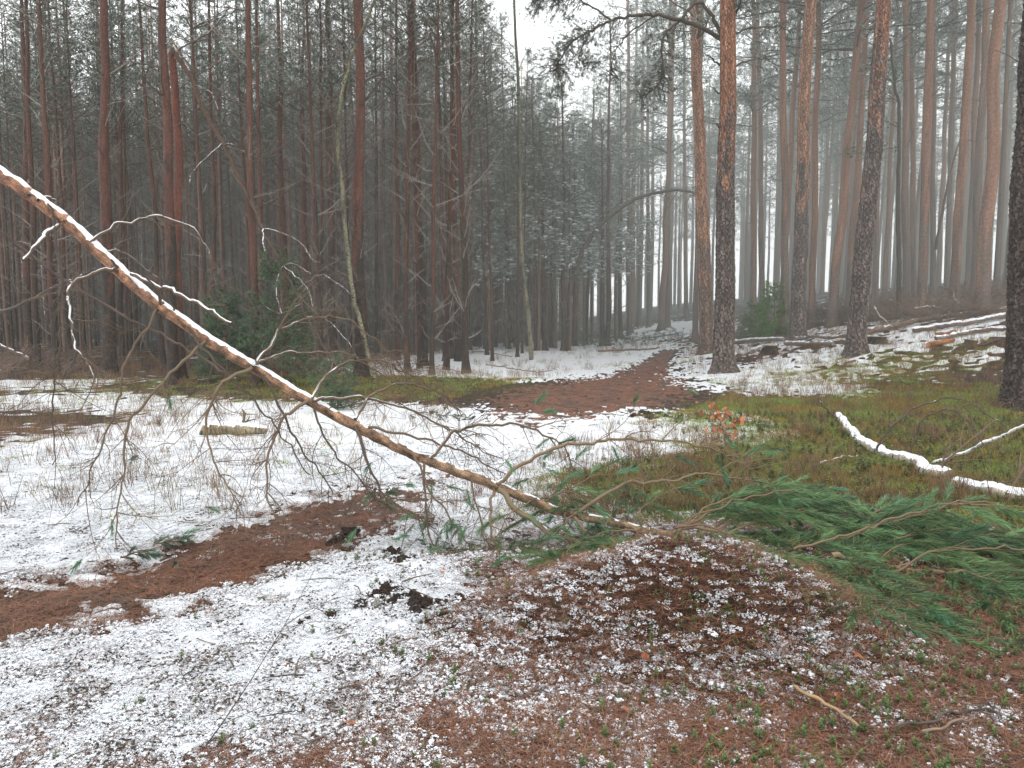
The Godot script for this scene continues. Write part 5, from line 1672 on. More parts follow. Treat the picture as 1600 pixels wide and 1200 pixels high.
func build_dead_wood() -> void:
	var birch := Color(0.62, 0.58, 0.52)
	var pale := Color(0.36, 0.30, 0.26)
	var brown := Color(0.19, 0.13, 0.10)
	var black := Color(0.075, 0.058, 0.048)
	# the birch on the heather and what lies round it
	pole("birch_log", "long snow-covered birch log lying in green moss, farther piece", "log", [Vector3(4.85, 0.055, -11.628), Vector3(4.452, 0.054, -10.335), Vector3(4.136, 0.051, -9.149), Vector3(4.052, 0.05, -8.565), Vector3(4.047, 0.05, -8.263), Vector3(4.145, 0.051, -7.987), Vector3(4.032, 0.051, -7.583), Vector3(4.083, 0.052, -7.256)], 0.054, 0.062, birch, birch, 1.0, "birch_bark", 2, 0.03, "", 0.011)
	pole("birch_log", "snow-covered birch log piece running out of the picture below the arching branches", "log", [Vector3(3.976, 0.057, -6.958), Vector3(4.001, 0.058, -6.726), Vector3(4.079, 0.058, -6.58), Vector3(4.181, 0.059, -6.398), Vector3(4.562, 0.06, -6.123)], 0.06, 0.068, birch, birch, 1.0, "birch_bark", 1, 0.02, "", 0.010)
	pole("birch_branch", "whitish straight birch pole rising from the log to the picture edge", "branch", [Vector3(4.336, -0.016, -8.1), Vector3(4.503, 0.109, -7.933), Vector3(4.663, 0.258, -7.752), Vector3(4.795, 0.392, -7.588), Vector3(4.891, 0.499, -7.457), Vector3(5.068, 0.683, -7.2)], 0.02, 0.011, birch, birch, 0.8, "birch_bark", 3, 0.02, "", 0.012)
	pole("birch_branch", "thin pale birch branch lying between copper sapling and log", "branch", [Vector3(4.335, 0.019, -10.2), Vector3(4.119, 0.013, -10.352), Vector3(3.923, 0.002, -10.486), Vector3(3.67, -0.014, -10.652), Vector3(3.437, -0.026, -10.8)], 0.012, 0.006, birch, birch, 0.6, "birch_bark", 3, 0.02, "", 0.01)
	pole("birch_branch", "bent whitish branch reaching from the log to the green boughs", "branch", [Vector3(4.006, -0.026, -8.6), Vector3(3.759, 0.013, -8.459), Vector3(3.509, 0.04, -8.314), Vector3(3.212, 0.006, -8.128), Vector3(2.943, -0.021, -7.954), Vector3(2.657, -0.036, -7.766), Vector3(2.413, -0.046, -7.6)], 0.014, 0.007, birch, birch, 0.5, "birch_bark", 3, 0.02, "", 0.01)
	pole("birch_branch", "short pale branch pointing from the log down to the boughs", "branch", [Vector3(3.915, -0.03, -8), Vector3(3.644, -0.014, -7.757), Vector3(3.421, -0.022, -7.543), Vector3(3.151, -0.032, -7.271), Vector3(2.891, -0.037, -7)], 0.014, 0.007, birch, birch, 0.4, "birch_bark", 2, 0.02, "", 0.01)
	pole("bare_branch", "higher of two thin dark branches arching over the birch log", "branch", [Vector3(3.937, 0.094, -8.4), Vector3(3.964, 0.282, -8.313), Vector3(4.107, 0.513, -8.168), Vector3(4.344, 0.687, -7.989), Vector3(4.503, 0.712, -7.88), Vector3(4.651, 0.628, -7.764), Vector3(4.818, 0.453, -7.6)], 0.012, 0.004, Color(0.14, 0.10, 0.08), black, 0.15, "twig", 9)
	pole("bare_branch", "lower of two thin dark branches arching over the birch log", "branch", [Vector3(4.17, 0.047, -8.2), Vector3(4.183, 0.239, -8.109), Vector3(4.203, 0.462, -8), Vector3(4.349, 0.602, -7.873), Vector3(4.503, 0.521, -7.752), Vector3(4.562, 0.405, -7.668), Vector3(4.583, 0.296, -7.6)], 0.011, 0.004, Color(0.12, 0.09, 0.07), black, 0.0, "twig", 9)
	pole("bare_branch", "dark forked branch poking up at the far tip of the birch log", "branch", [Vector3(4.682, 0.008, -11.2), Vector3(4.566, 0.165, -11.2), Vector3(4.434, 0.267, -11.2), Vector3(4.357, 0.377, -11.2)], 0.012, 0.006, black, black, 0.2, "twig", 2)
	pole("bare_branch", "dark twiggy branch hooked round the near end of the birch log", "branch", [Vector3(4.164, -0.136, -6.6), Vector3(4.105, -0.035, -6.574), Vector3(4.057, 0.065, -6.549), Vector3(4.12, 0.148, -6.519), Vector3(4.27, 0.18, -6.471), Vector3(4.488, 0.184, -6.4)], 0.014, 0.006, brown, black, 0.0, "twig", 10)
	pole("bare_branch", "thin branch lying over the moss between log and boughs", "branch", [Vector3(3.231, -0.142, -6.9), Vector3(3.396, -0.067, -7.026), Vector3(3.604, -0.037, -7.155), Vector3(3.857, -0.057, -7.3)], 0.007, 0.003, brown, brown, 0.0, "twig", 3)
	# on the slope
	pole("pine_log", "long brown pine pole lying along the slope past the leaning grey pine", "log", [Vector3(10.148, 1.082, -22.483), Vector3(11.032, 1.243, -22.663), Vector3(11.893, 1.403, -23.029), Vector3(12.718, 1.53, -22.845), Vector3(13.766, 1.68, -22.483)], 0.085, 0.07, Color(0.30, 0.19, 0.14), Color(0.24, 0.16, 0.12), 0.25)
	pole("pine_log", "snow-topped pole lying uphill of the orange peeled wood", "log", [Vector3(10.958, 1.14, -21.602), Vector3(11.672, 1.245, -21.473), Vector3(12.373, 1.353, -21.43), Vector3(13.651, 1.572, -21.602)], 0.075, 0.06, brown, pale, 0.95)
	pole("pine_log", "grey pole lowest of the parallel poles near the orange peeled wood", "log", [Vector3(10.832, 0.957, -20.143), Vector3(11.494, 1.068, -20.224), Vector3(11.948, 1.146, -20.305), Vector3(12.672, 1.22, -20.023)], 0.06, 0.05, pale, brown, 0.6)
	pole("pine_log", "bright orange freshly peeled piece of wood on the slope", "log", [Vector3(10.369, 0.81, -19.627), Vector3(10.644, 0.855, -19.666), Vector3(11.09, 0.935, -19.784)], 0.07, 0.05, Color(0.70, 0.26, 0.10), Color(0.62, 0.25, 0.11), 0.0)
	pole("pine_log", "second orange peeled piece behind the bright one", "log", [Vector3(11.025, 1.047, -20.509), Vector3(11.267, 1.08, -20.468), Vector3(11.543, 1.132, -20.55)], 0.05, 0.04, Color(0.60, 0.24, 0.11), Color(0.5, 0.22, 0.11), 0.0)
	pole("pine_log", "bleached pole lying between the small stump and the leaning grey pine", "log", [Vector3(8.204, 0.715, -23.587), Vector3(8.456, 0.735, -22.618), Vector3(8.884, 0.77, -21.776)], 0.075, 0.06, pale, pale, 0.55)
	pole("pine_log", "thin grey pole just behind the bleached one by the small stump", "log", [Vector3(8.676, 0.84, -24.111), Vector3(9.076, 0.912, -23.777), Vector3(9.222, 0.909, -22.709), Vector3(9.718, 1, -22.754)], 0.05, 0.035, pale, brown, 0.3, "flaky_bark", 4)
	pole("pine_log", "snowy pole lying across behind the trail bend pine", "log", [Vector3(7.717, 0.645, -27.291), Vector3(8.16, 0.742, -25.755), Vector3(8.493, 0.807, -24.598)], 0.07, 0.06, pale, pale, 0.7)
	pole("dead_stick", "thin stick slanting up beside the trail bend pine foot", "stick", [Vector3(5.981, 0.399, -21), Vector3(6.387, 0.542, -21.224), Vector3(6.902, 0.704, -21.5)], 0.02, 0.014, brown, pale, 0.2)
	pole("dead_stick", "short leaning stick on the slope under the dark edge pine", "stick", [Vector3(11.129, 0.814, -18.858), Vector3(11.508, 0.886, -19.009), Vector3(11.907, 0.973, -19.239)], 0.035, 0.025, brown, brown, 0.0)
	pole("dead_snag", "bleached twisted dead snag standing among brush on the slope", "snag", [Vector3(13.478, 1.403, -24), Vector3(13.482, 1.712, -24), Vector3(13.529, 1.944, -24), Vector3(13.387, 2.06, -24), Vector3(13.399, 2.214, -24)], 0.05, 0.02, Color(0.5, 0.46, 0.42), Color(0.55, 0.5, 0.46), 0.3, "wood", 5)
	pole("dead_branch", "pale bowed dead branch sticking out of the slope brush", "branch", [Vector3(12.198, 1.751, -24), Vector3(12.503, 1.808, -23.883), Vector3(12.841, 1.787, -23.755), Vector3(13.127, 1.596, -23.63), Vector3(13.39, 1.349, -23.5)], 0.022, 0.014, Color(0.45, 0.4, 0.36), Color(0.4, 0.35, 0.3), 0.5, "wood", 5)
	pole("dead_branch", "pale bare branch leaning in the brush by the leaning grey pine", "branch", [Vector3(10.304, 1.811, -22.5), Vector3(10.422, 1.593, -22.5), Vector3(10.612, 1.412, -22.5), Vector3(10.838, 1.23, -22.5)], 0.018, 0.012, Color(0.4, 0.35, 0.3), Color(0.35, 0.3, 0.26), 0.4, "wood", 5)
	pole("dead_branch", "dark leaning dead pole high on the slope", "pole", [Vector3(14.373, 3.764, -27), Vector3(14.5, 4.728, -27), Vector3(14.661, 5.897, -27), Vector3(14.943, 7.162, -27), Vector3(15.174, 7.686, -27)], 0.045, 0.025, black, brown, 0.0, "wood", 3)
	stump("small dark stump beside the bleached pole on the slope", Vector2(7.359, -22.393), 0.18, 0.24)
	stump("low dark stump just past the leaning grey pine foot", Vector2(9.842, -21.217), 0.2, 0.16)
	# left and middle
	pole("birch_log", "short thick log capped with snow lying in the snowy clearing", "log", [Vector3(-3.96, 0.097, -10.01), Vector3(-3.761, 0.096, -10.07), Vector3(-3.437, 0.095, -9.97), Vector3(-3.096, 0.094, -9.871)], 0.10, 0.055, Color(0.5, 0.42, 0.28), Color(0.5, 0.44, 0.34), 0.95, "birch_bark", 1, 0.03, "", 0.011)
	pole("dead_branch", "long thin dead pole slanting low behind the hanging trunk", "pole", [Vector3(-5.093, 2.555, -7.4), Vector3(-4.824, 2.333, -7.514), Vector3(-4.355, 1.893, -7.711), Vector3(-3.811, 1.508, -7.904), Vector3(-3.48, 1.306, -8.01), Vector3(-3.169, 1.092, -8.111), Vector3(-2.889, 0.886, -8.2)], 0.011, 0.014, Color(0.075, 0.052, 0.042), Color(0.10, 0.07, 0.055), 0.1, "twig", 6)
	pole("dead_branch", "grey dead bough crossing low among the plantation stems", "branch", [Vector3(-6.309, 1.553, -9.5), Vector3(-5.783, 1.681, -9.345), Vector3(-5.399, 1.85, -9.22), Vector3(-5.076, 1.949, -9.118), Vector3(-4.714, 2.073, -9)], 0.018, 0.010, Color(0.11, 0.09, 0.075), black, 0.2, "twig", 6)
	pole("dead_branch", "dark slanting pole lying against the plantation floor by the edge", "pole", [Vector3(-11.655, 0.989, -17.5), Vector3(-11.297, 0.719, -17.81), Vector3(-11.06, 0.563, -18)], 0.05, 0.04, black, brown, 0.5, "wood", 3)
	pole("dead_branch", "dark stick leaning over the plantation floor below the hanging trunk", "stick", [Vector3(-5.725, 0.757, -10), Vector3(-5.515, 0.93, -9.843), Vector3(-5.348, 1.097, -9.7)], 0.02, 0.014, black, black, 0.0, "twig", 2)
	pole("dead_branch", "snowy fallen branch lying in the corner snow patch", "branch", [Vector3(-1.968, 0.082, -31.014), Vector3(-1.294, 0.093, -31.83), Vector3(-0.611, 0.083, -30.038), Vector3(0, 0.064, -28.575)], 0.03, 0.018, brown, brown, 0.8, "wood", 8)
	pole("dead_branch", "thin branch lying at the verge below the corner snow patch", "branch", [Vector3(-0.797, 0.021, -24.451), Vector3(0, 0.019, -22.754), Vector3(0.685, 0.039, -21.006), Vector3(1.267, 0.021, -22.215)], 0.018, 0.01, brown, brown, 0.4, "wood", 6)
	pole("dead_branch", "snow-lined fallen stem under the thickest red plantation pine", "log", [Vector3(-8.007, 0.126, -24.895), Vector3(-7.222, 0.139, -25.346), Vector3(-5.914, 0.148, -24.208), Vector3(-4.955, 0.141, -23.4)], 0.06, 0.045, brown, brown, 0.95, "wood", 4)
	pole("dead_branch", "reddish fallen stem lying across where the trail narrows", "log", [Vector3(3.502, 0.098, -31.894), Vector3(4.603, 0.129, -32.343), Vector3(5.487, 0.198, -31.388), Vector3(5.963, 0.252, -31.894)], 0.045, 0.03, Color(0.3, 0.17, 0.12), brown, 0.1, "wood", 4)
	pole("dead_branch", "yellowish crooked stick on the needles below the mound", "stick", [Vector3(1.154, 0.037, -3.104), Vector3(1.179, 0.03, -3.043), Vector3(1.209, 0.027, -3.006), Vector3(1.253, 0.023, -2.929), Vector3(1.293, 0.021, -2.82)], 0.008, 0.006, Color(0.34, 0.23, 0.12), Color(0.3, 0.2, 0.11), 0.0, "wood", 1, 0.02)
	pole("dead_branch", "dark thin stick lying near the lower picture corner", "stick", [Vector3(1.419, 0.021, -2.809), Vector3(1.547, 0.021, -2.849), Vector3(1.7, 0.021, -2.906), Vector3(1.821, 0.021, -2.924), Vector3(1.924, 0.02, -2.871)], 0.006, 0.004, black, black, 0.0, "wood", 2, 0.02)
	pole("dead_branch", "pale stick lying on sprigs near the lower picture corner", "stick", [Vector3(1.515, 0.02, -2.787), Vector3(1.634, 0.021, -2.832), Vector3(1.764, 0.021, -2.889)], 0.006, 0.004, Color(0.3, 0.22, 0.15), brown, 0.0, "wood", 0, 0.02)
	pole("dead_branch", "little twig poking from the mound top", "stick", [Vector3(0.995, 0.196, -3.95), Vector3(0.99, 0.263, -3.95), Vector3(0.989, 0.34, -3.95)], 0.003, 0.0015, brown, brown, 0.0, "twig", 0, 0.0)
	pole("dead_branch", "thin twig on the snow in front of the earth clods", "stick", [Vector3(-0.329, 0.024, -3.556), Vector3(-0.185, 0.044, -3.664), Vector3(-0.031, 0.067, -3.642)], 0.004, 0.003, black, black, 0.0, "wood", 1, 0.02)
	pole("dead_branch", "thin twig half sunk in the popcorn snow near the lower edge", "stick", [Vector3(-1.521, 0.012, -2.753), Vector3(-1.42, 0.012, -2.787), Vector3(-1.315, 0.012, -2.764)], 0.004, 0.002, black, black, 0.0, "wood", 1, 0.02)
	pole("dead_branch", "short curved twig in the snow at the lower edge", "stick", [Vector3(-1.156, 0.015, -2.635), Vector3(-1.123, 0.015, -2.694), Vector3(-1.061, 0.015, -2.742)], 0.004, 0.002, black, black, 0.0, "wood", 1, 0.02)
	# clods thrown up beside the trail
	var r := 0
	for c: Array in [[Vector2(-0.72, -4.065), 0.05], [Vector2(-0.665, -4.106), 0.065], [Vector2(-0.561, -4.041), 0.055], [Vector2(-0.479, -3.922), 0.06], [Vector2(-0.624, -3.969), 0.04], [Vector2(-0.777, -3.969), 0.05], [Vector2(-0.907, -3.867), 0.04], [Vector2(-1.031, -3.844), 0.035], [Vector2(-0.373, -3.985), 0.04], [Vector2(-0.3, -4.073), 0.035], [Vector2(-0.632, -4.519), 0.06], [Vector2(-0.744, -4.915), 0.05], [Vector2(-1.15, -5.431), 0.06], [Vector2(-1.197, -5.239), 0.05],
		[Vector2(1.855, -11.792), 0.07], [Vector2(2.072, -11.934), 0.08], [Vector2(2.275, -12.078), 0.06], [Vector2(2.061, -11.535), 0.07], [Vector2(2.301, -11.605), 0.06], [Vector2(2.048, -12.199), 0.06]]:
		var at: Vector2 = c[0]
		var g := Geo.new()
		var q: float = c[1]
		g.blob(Vector3.ZERO, Vector3(q * rf(0.8, 1.5), q * rf(0.45, 0.7), q), Color(0.115, 0.085, 0.067), n_fine, 0.6, 18, 12)
		for k in 9:
			g.blob(rdir() * Vector3(1.2, 0.5, 1.2) * q, Vector3.ONE * q * rf(0.2, 0.5), shade(Color(0.115, 0.085, 0.067), rf(0.6, 1.3)), n_fine, 0.7, 9, 7)
		var near := r < 14
		var o := whole("earth_clod", g.mesh(M.litter))
		o.position = Vector3(at.x, ground_y(at.x, at.y) + q * 0.1, at.y)
		o.rotation.y = rf(0, TAU)
		tag(o, "dark crumbly earth clod churned up in the near snow" if near else "dark earth clod thrown onto the snow at the trail bend", "earth clod", "earth clods in the near snow" if near else "earth clods at the trail bend")
		r += 1
	# green tops lying beside the trail
	for b: Array in [[[Vector3(5.515, 0.437, -36.681), Vector3(5.259, 0.426, -40.454), Vector3(4.739, 0.375, -44.883), Vector3(3.581, 0.297, -44.084)], "dark green fallen pine top lying at the trail side, snow behind"], [[Vector3(7.637, 0.703, -36.172), Vector3(7.002, 0.596, -36.681), Vector3(6.086, 0.454, -36.535), Vector3(5.206, 0.356, -34.616)], "green fallen bough beside the vanishing trail"], [[Vector3(4.242, 0.355, -32.602), Vector3(3.592, 0.341, -36.828), Vector3(2.947, 0.299, -40.293), Vector3(2.102, 0.26, -43.125)], "pale green fallen bough behind the speckled birch"], [[Vector3(-2.419, 0.06, -4.76), Vector3(-2.352, 0.06, -4.827), Vector3(-2.258, 0.06, -4.798)], "small green sprig dropped on the near trail"], [[Vector3(-2.322, 0.06, -4.984), Vector3(-2.266, 0.06, -5.064), Vector3(-2.203, 0.06, -5.126)], "small green sprig lying across the near trail edge"], [[Vector3(-1.048, 0.057, -11.628), Vector3(-0.857, 0.058, -11.628), Vector3(-0.612, 0.058, -11.489)], "green pine sprig lying in snow at the far trail edge"], [[Vector3(-1.527, 0.065, -11.651), Vector3(-1.327, 0.068, -12.006), Vector3(-1.042, 0.067, -11.559)], "longer green sprig lying by the snowy trail edge"]]:
		var line := smooth(b[0], 5, 0.02)
		var root := thing("fallen_bough", b[1], "fallen bough", line[0])
		var wood := Geo.new()
		var leaf := Geo.new()
		var big := line[0].z < -15.0
		wood.tube(line, radii(line.size(), 0.03 if big else 0.006, 0.01 if big else 0.003), 6, TWIG_COL, TWIG_COL)
		for k in 110 if big else 12:
			var i := rng.randi_range(0, line.size() - 2)
			var d := (line[i + 1] - line[i]).normalized()
			if big:
				tuft(leaf, line[i] + rdir() * Vector3(0.7, 0.25, 0.7) + Vector3(0, 0.05, 0), (d + rdir() * 0.4).normalized(), 0.13, 0.014, 18, Color(0.055, 0.095, 0.06))
			else:
				shoot(wood, leaf, line[i], (d + side_of(d) * 0.7).normalized(), rf(0.05, 0.12), 70, 0.05, Color(0.05, 0.10, 0.06), 0.2, 0.0026)
		put("stem", wood, M.twig, root)
		put("needles", leaf, M.needle, root)


# ---------------------------------------------------------------- what covers the ground

func build_ground_cover() -> void:
	# dropped needles
	for part_no in 3:
		var g := Geo.new()
		for k in 26:
			var p := Vector3(rf(-0.09, 0.09), rf(0.0, 0.012), rf(-0.09, 0.09))
			var a := rf(0, TAU)
			var d := Vector3(cos(a), rf(-0.1, 0.18), sin(a))
			g.blade(p, d * rf(0.035, 0.07), d.cross(Vector3.UP).normalized(), 0.0024, rdir() * 0.008, shade(Color(0.20, 0.095, 0.052), rf(0.4, 1.5)))
		var where := []
		var tints := []
		for k in 9000:
			var z := -exp(rf(log(2.1), log(11.0)))
			var x := rf(-0.8, 0.8) * (-z + 0.8)
			var tr := on_trail(x, z)
			var s := snow_amount(x, z, tr)
			if s > rf(0.2, 0.85):
				continue
			var y := ground_y(x, z) + 0.006 - 0.018 * smoothstep(-0.2, 0.5, tr.x)
			where.append(Transform3D(Basis(Vector3.UP, rf(0, TAU)).scaled(Vector3.ONE * rf(0.8, 1.4)), Vector3(x, y, z)))
			tints.append(shade(Color(1, rf(0.85, 1.0), rf(0.8, 1.0)), rf(0.6, 1.25)))
		scatter("needle_litter", "rust brown dropped pine needles strewn over the near ground", "", g.mesh(M.dead_needle, false), where, tints)
	# crumbs of snow caught on the litter
	for part_no in 3:
		var g := Geo.new()
		for q in 7:
			var mid := Vector3(rf(-0.06, 0.06), rf(0.0, 0.006), rf(-0.06, 0.06))
			var wide := rf(0.004, 0.013) if part_no == 2 else rf(0.006, 0.022)
			for k in rng.randi_range(4, 10) if part_no == 2 else rng.randi_range(9, 16):
				var r := rf(0.0014, 0.0044) if part_no == 2 else rf(0.0009, 0.0026)
				g.blob(mid + rdir() * Vector3(wide, 0.004, wide), Vector3(r * rf(0.9, 1.8), r * rf(0.6, 1.0), r * rf(0.9, 1.8)), Color.WHITE, n_fine, 1.0, 6, 4)
		var where := []
		var tints := []
		for k in 16000:
			var z := -exp(rf(log(2.1), log(9.0)))
			var x := rf(-0.8, 0.8) * (-z + 0.8)
			var tr := on_trail(x, z)
			var s := snow_amount(x, z, tr) + rf(-0.18, 0.18)
			var heap := exp(-pow((x - 0.75) / 1.0, 2.0) - pow((z + 3.85) / 0.6, 2.0))
			s += heap * (0.42 + 0.6 * n_mid.get_noise_2d(x * 0.9 + 61.0, z * 1.5))
			if part_no == 2 and rng.randf() < heap * 1.6:
				continue
			if rng.randf() > sstep(-0.12, 0.6, s) or (s > 0.42 and rng.randf() < 0.6) or (tr.x > 0.1 and tr.y > 0.6 and rng.randf() < 0.93):
				continue
			where.append(Transform3D(Basis(Vector3.UP, rf(0, TAU)).scaled(Vector3.ONE * rf(0.7, 1.35)), Vector3(x, ground_y(x, z) + - 0.025 * smoothstep(-0.3, 0.6, tr.x) + clampf((s - 0.46) * 0.05, 0.0, 0.015) + 0.004, z)))
			tints.append(Color.WHITE)
		scatter("snow_crumbs", "loose crumbs of snow caught on needles and stems", "", g.mesh(M.snow_lump), where, tints)
	# dark crumbs of bark and soil lying on the snow
	var crumb := Geo.new()
	for k in 9:
		var r := rf(0.0013, 0.0042)
		crumb.blob(Vector3(rf(-0.07, 0.07), rf(0.0, 0.006), rf(-0.07, 0.07)), Vector3(r * rf(1.0, 2.4), r * 0.7, r * rf(0.8, 1.4)), shade(Color(0.085, 0.058, 0.042), rf(0.4, 1.3)), n_fine, 1.0, 6, 4)
	for k in 7:
		var a := rf(0, TAU)
		var d := Vector3(cos(a), rf(-0.1, 0.15), sin(a))
		crumb.blade(Vector3(rf(-0.07, 0.07), 0.005, rf(-0.07, 0.07)), d * rf(0.02, 0.05), d.cross(Vector3.UP).normalized(), 0.0026, rdir() * 0.006, shade(Color(0.2, 0.10, 0.06), rf(0.4, 1.2)))
	var where0 := []
	var tints0 := []
	for k in 22000:
		var z := -exp(rf(log(2.1), log(9.5)))
		var x := rf(-0.8, 0.8) * (-z + 0.8)
		if rng.randf() > 0.2 + 1.6 * n_mid.get_noise_2d(x * 1.1 + 500.0, z * 1.1) + 0.15 * sstep(6.0, 3.0, -z):
			continue
		var tr := on_trail(x, z)
		var s := snow_amount(x, z, tr)
		if s < 0.3:
			continue
		where0.append(Transform3D(Basis(Vector3.UP, rf(0, TAU)).scaled(Vector3.ONE * rf(0.6, 1.3)), Vector3(x, ground_y(x, z) - 0.025 * smoothstep(-0.3, 0.6, tr.x) + clampf((s - 0.46) * 0.055, 0.0, 0.017) + 0.006, z)))
		tints0.append(shade(Color.WHITE, rf(0.6, 1.3)))
	scatter("forest_litter", "dark crumbs of bark, soil and needles lying on the snow", "", crumb.mesh(M.dead_needle, false), where0, tints0)
	# short broken twigs all over the near ground
	var sticks := Geo.new()
	for k in 3:
		var a := rf(0, TAU)
		var d := Vector3(cos(a), rf(-0.05, 0.12), sin(a))
		var l := rf(0.05, 0.2)
		var p := Vector3(rf(-0.15, 0.15), 0.004, rf(-0.15, 0.15))
		sticks.tube(PackedVector3Array([p, p + d * l * 0.5 + rdir() * 0.012, p + d * l]), PackedFloat32Array([0.0028, 0.0024, 0.0014]), 5, shade(TWIG_COL, rf(0.5, 1.5)), shade(TWIG_COL, rf(0.5, 1.2)))
	var wheres := []
	var tintss := []
	for k in 320:
		var z := -exp(rf(log(2.1), log(14.0)))
		var x := rf(-0.8, 0.8) * (-z + 0.8)
		wheres.append(Transform3D(Basis(Vector3.UP, rf(0, TAU)).scaled(Vector3.ONE * rf(0.6, 1.5)), Vector3(x, ground_y(x, z) + 0.012 - 0.025 * smoothstep(-0.3, 0.6, on_trail(x, z).x), z)))
		tintss.append(shade(Color.WHITE, rf(0.5, 1.3)))
	scatter("twig_litter", "short broken twigs scattered over snow, trail and needles", "", sticks.mesh(M.twig), wheres, tintss)
	# lingonberry sprigs
	var sprig := Geo.new()
	for k in 4:
		var d := Vector3(rf(-0.4, 0.4), 1.0, rf(-0.4, 0.4)).normalized()
		var h := rf(0.03, 0.065)
		sprig.tube(PackedVector3Array([Vector3(rf(-0.02, 0.02), -0.01, rf(-0.02, 0.02)), d * h]), PackedFloat32Array([0.001, 0.0007]), 3, Color(0.12, 0.08, 0.05), Color(0.1, 0.1, 0.05))
		for q in 8:
			var a := rf(0, TAU)
			var out := Vector3(cos(a), rf(0.0, 0.7), sin(a)).normalized()
			sprig.leaf(d * h * rf(0.4, 1.0), out * rf(0.010, 0.018), out.cross(Vector3.UP).normalized(), rf(0.007, 0.011), 0.1, shade(Color(0.075, 0.145, 0.04), rf(0.6, 1.4)))
	var where1 := []
	var tints1 := []
	for k in 9000:
		var z := -rf(2.0, 5.2)
		var x := rf(-1.6, 3.6)
		var want := 0.6 * sstep(0.2, 1.2, x) + 0.0 + 0.5 * n_mid.get_noise_2d(x * 0.8, z * 0.8)
		if rng.randf() > want or on_trail(x, z).x > -0.3 or absf(x) > 0.75 * -z + 0.6:
			continue
		where1.append(Transform3D(Basis(Vector3.UP, rf(0, TAU)).scaled(Vector3.ONE * rf(0.45, 1.0)), Vector3(x, ground_y(x, z) + 0.004, z)))
		tints1.append(Color(1, 1, 1).lerp(Color(1.5, 1.0, 0.5), rf(0, 0.5)))
	for k in 2600:
		var z := -rf(4.6, 12.0)
		var x := rf(0.4, 0.75 * -z)
		if spots("moss", moss_spots, x, z) + n_mid.get_noise_2d(x + 33.0, z) < rf(0.3, 1.0) or on_trail(x, z).x > -0.2:
			continue
		where1.append(Transform3D(Basis(Vector3.UP, rf(0, TAU)).scaled(Vector3.ONE * rf(1.2, 2.2)), Vector3(x, ground_y(x, z) + 0.004, z)))
		tints1.append(shade(Color(1, 1, 1).lerp(Color(1.7, 0.8, 0.5), rf(0, 0.9)), rf(0.6, 1.1)))
	scatter("lingonberry_leaves", "small green lingonberry sprigs among the needles", "", sprig.mesh(M.leaf, false), where1, tints1)
	# moss and grass
	for part_no in 2:
		var g := Geo.new()
		for k in 22:
			var p := Vector3(rf(-0.09, 0.09), -0.01, rf(-0.09, 0.09))
			var d := Vector3(rf(-0.5, 0.5), 1.0, rf(-0.5, 0.5)).normalized()
			g.blade(p, d * rf(0.025, 0.075), side_of(d), 0.0045, Vector3(rf(-0.05, 0.05), -0.01, rf(-0.05, 0.05)), shade(Color(0.25, 0.31, 0.075), rf(0.5, 1.35)))
		var where := []
		var tints := []
		for k in 52000:
			var z := -exp(rf(log(5.6), log(34.0)))
			var x := rf(-0.72, 0.74) * (-z + 0.8)
			var moss := spots("moss", moss_spots, x, z) + 0.45 * n_mid.get_noise_2d(x + 90.0, z) + 0.3 * n_low.get_noise_2d(x * 2.0, z * 2.0)
			var tr := on_trail(x, z)
			if moss < rf(0.15, 0.9) or tr.x > -0.05:
				continue
			var k2 := rf(0.7, 1.5) * (1.0 if part_no == 0 else 1.15)
			where.append(Transform3D(Basis(Vector3.UP, rf(0, TAU)).scaled(Vector3(k2, k2 * rf(0.7, 1.2), k2)), Vector3(x, ground_y(x, z) + 0.002, z)))
			var dry := clampf(0.3 + 1.8 * n_low.get_noise_2d(x * 1.4 + 200.0, z * 1.4), 0.0, 1.0)
			tints.append(shade(Color(1, 1, 1).lerp(Color(1.25, 0.72, 0.62), dry), rf(0.7, 1.2)))
		scatter("grass", "short olive moss and grass over the forest floor", "", g.mesh(M.grass, false), where, tints)
	# wiry bilberry stalks
	var wire := Geo.new()
	for k in 14:
		var p := Vector3(rf(-0.12, 0.12), -0.02, rf(-0.12, 0.12))
		var d := Vector3(rf(-0.4, 0.4), 1.0, rf(-0.4, 0.4)).normalized()
		var h := rf(0.1, 0.24)
		var e := p + d * h
		wire.tube(PackedVector3Array([p, p + d * h * 0.5, e]), PackedFloat32Array([0.002, 0.0016, 0.001]), 3, Color(0.16, 0.095, 0.06), Color(0.2, 0.13, 0.08))
		for q in 3:
			var b := p + d * h * rf(0.4, 0.9)
			wire.needle(b, (d + side_of(d) * 0.9).normalized() * rf(0.04, 0.09), side_of(d), 0.0022, Color(0.17, 0.11, 0.07))
	var where2 := []
	var tints2 := []
	for k in 22000:
		var z := -exp(rf(log(6.0), log(40.0)))
		var x := rf(-0.72, 0.74) * (-z + 0.8)
		var want := 0.30 + 0.8 * n_mid.get_noise_2d(x * 0.7 + 300.0, z * 0.7)
		if x > 0.0:
			want += 0.25 * sstep(9.0, 14.0, -z)
		if -z < 15.0 and x < 0.0:
			want -= 0.15
		want -= 0.35 * clampf(spots("moss", moss_spots, x, z), 0.0, 1.0)
		if rng.randf() > want or on_trail(x, z).x > -0.1 or (snow_amount(x, z, Vector2(-9, 0)) > 0.8 and rng.randf() < 0.7):
			continue
		where2.append(Transform3D(Basis(Vector3.UP, rf(0, TAU)).scaled(Vector3.ONE * rf(0.7, 1.4)), Vector3(x, ground_y(x, z), z)))
		tints2.append(shade(Color(1, rf(0.8, 1.1), rf(0.7, 1.0)), rf(0.6, 1.5)))
	scatter("bilberry_undergrowth", "wiry brown leafless bilberry stalks", "", wire.mesh(M.twig, false), where2, tints2)
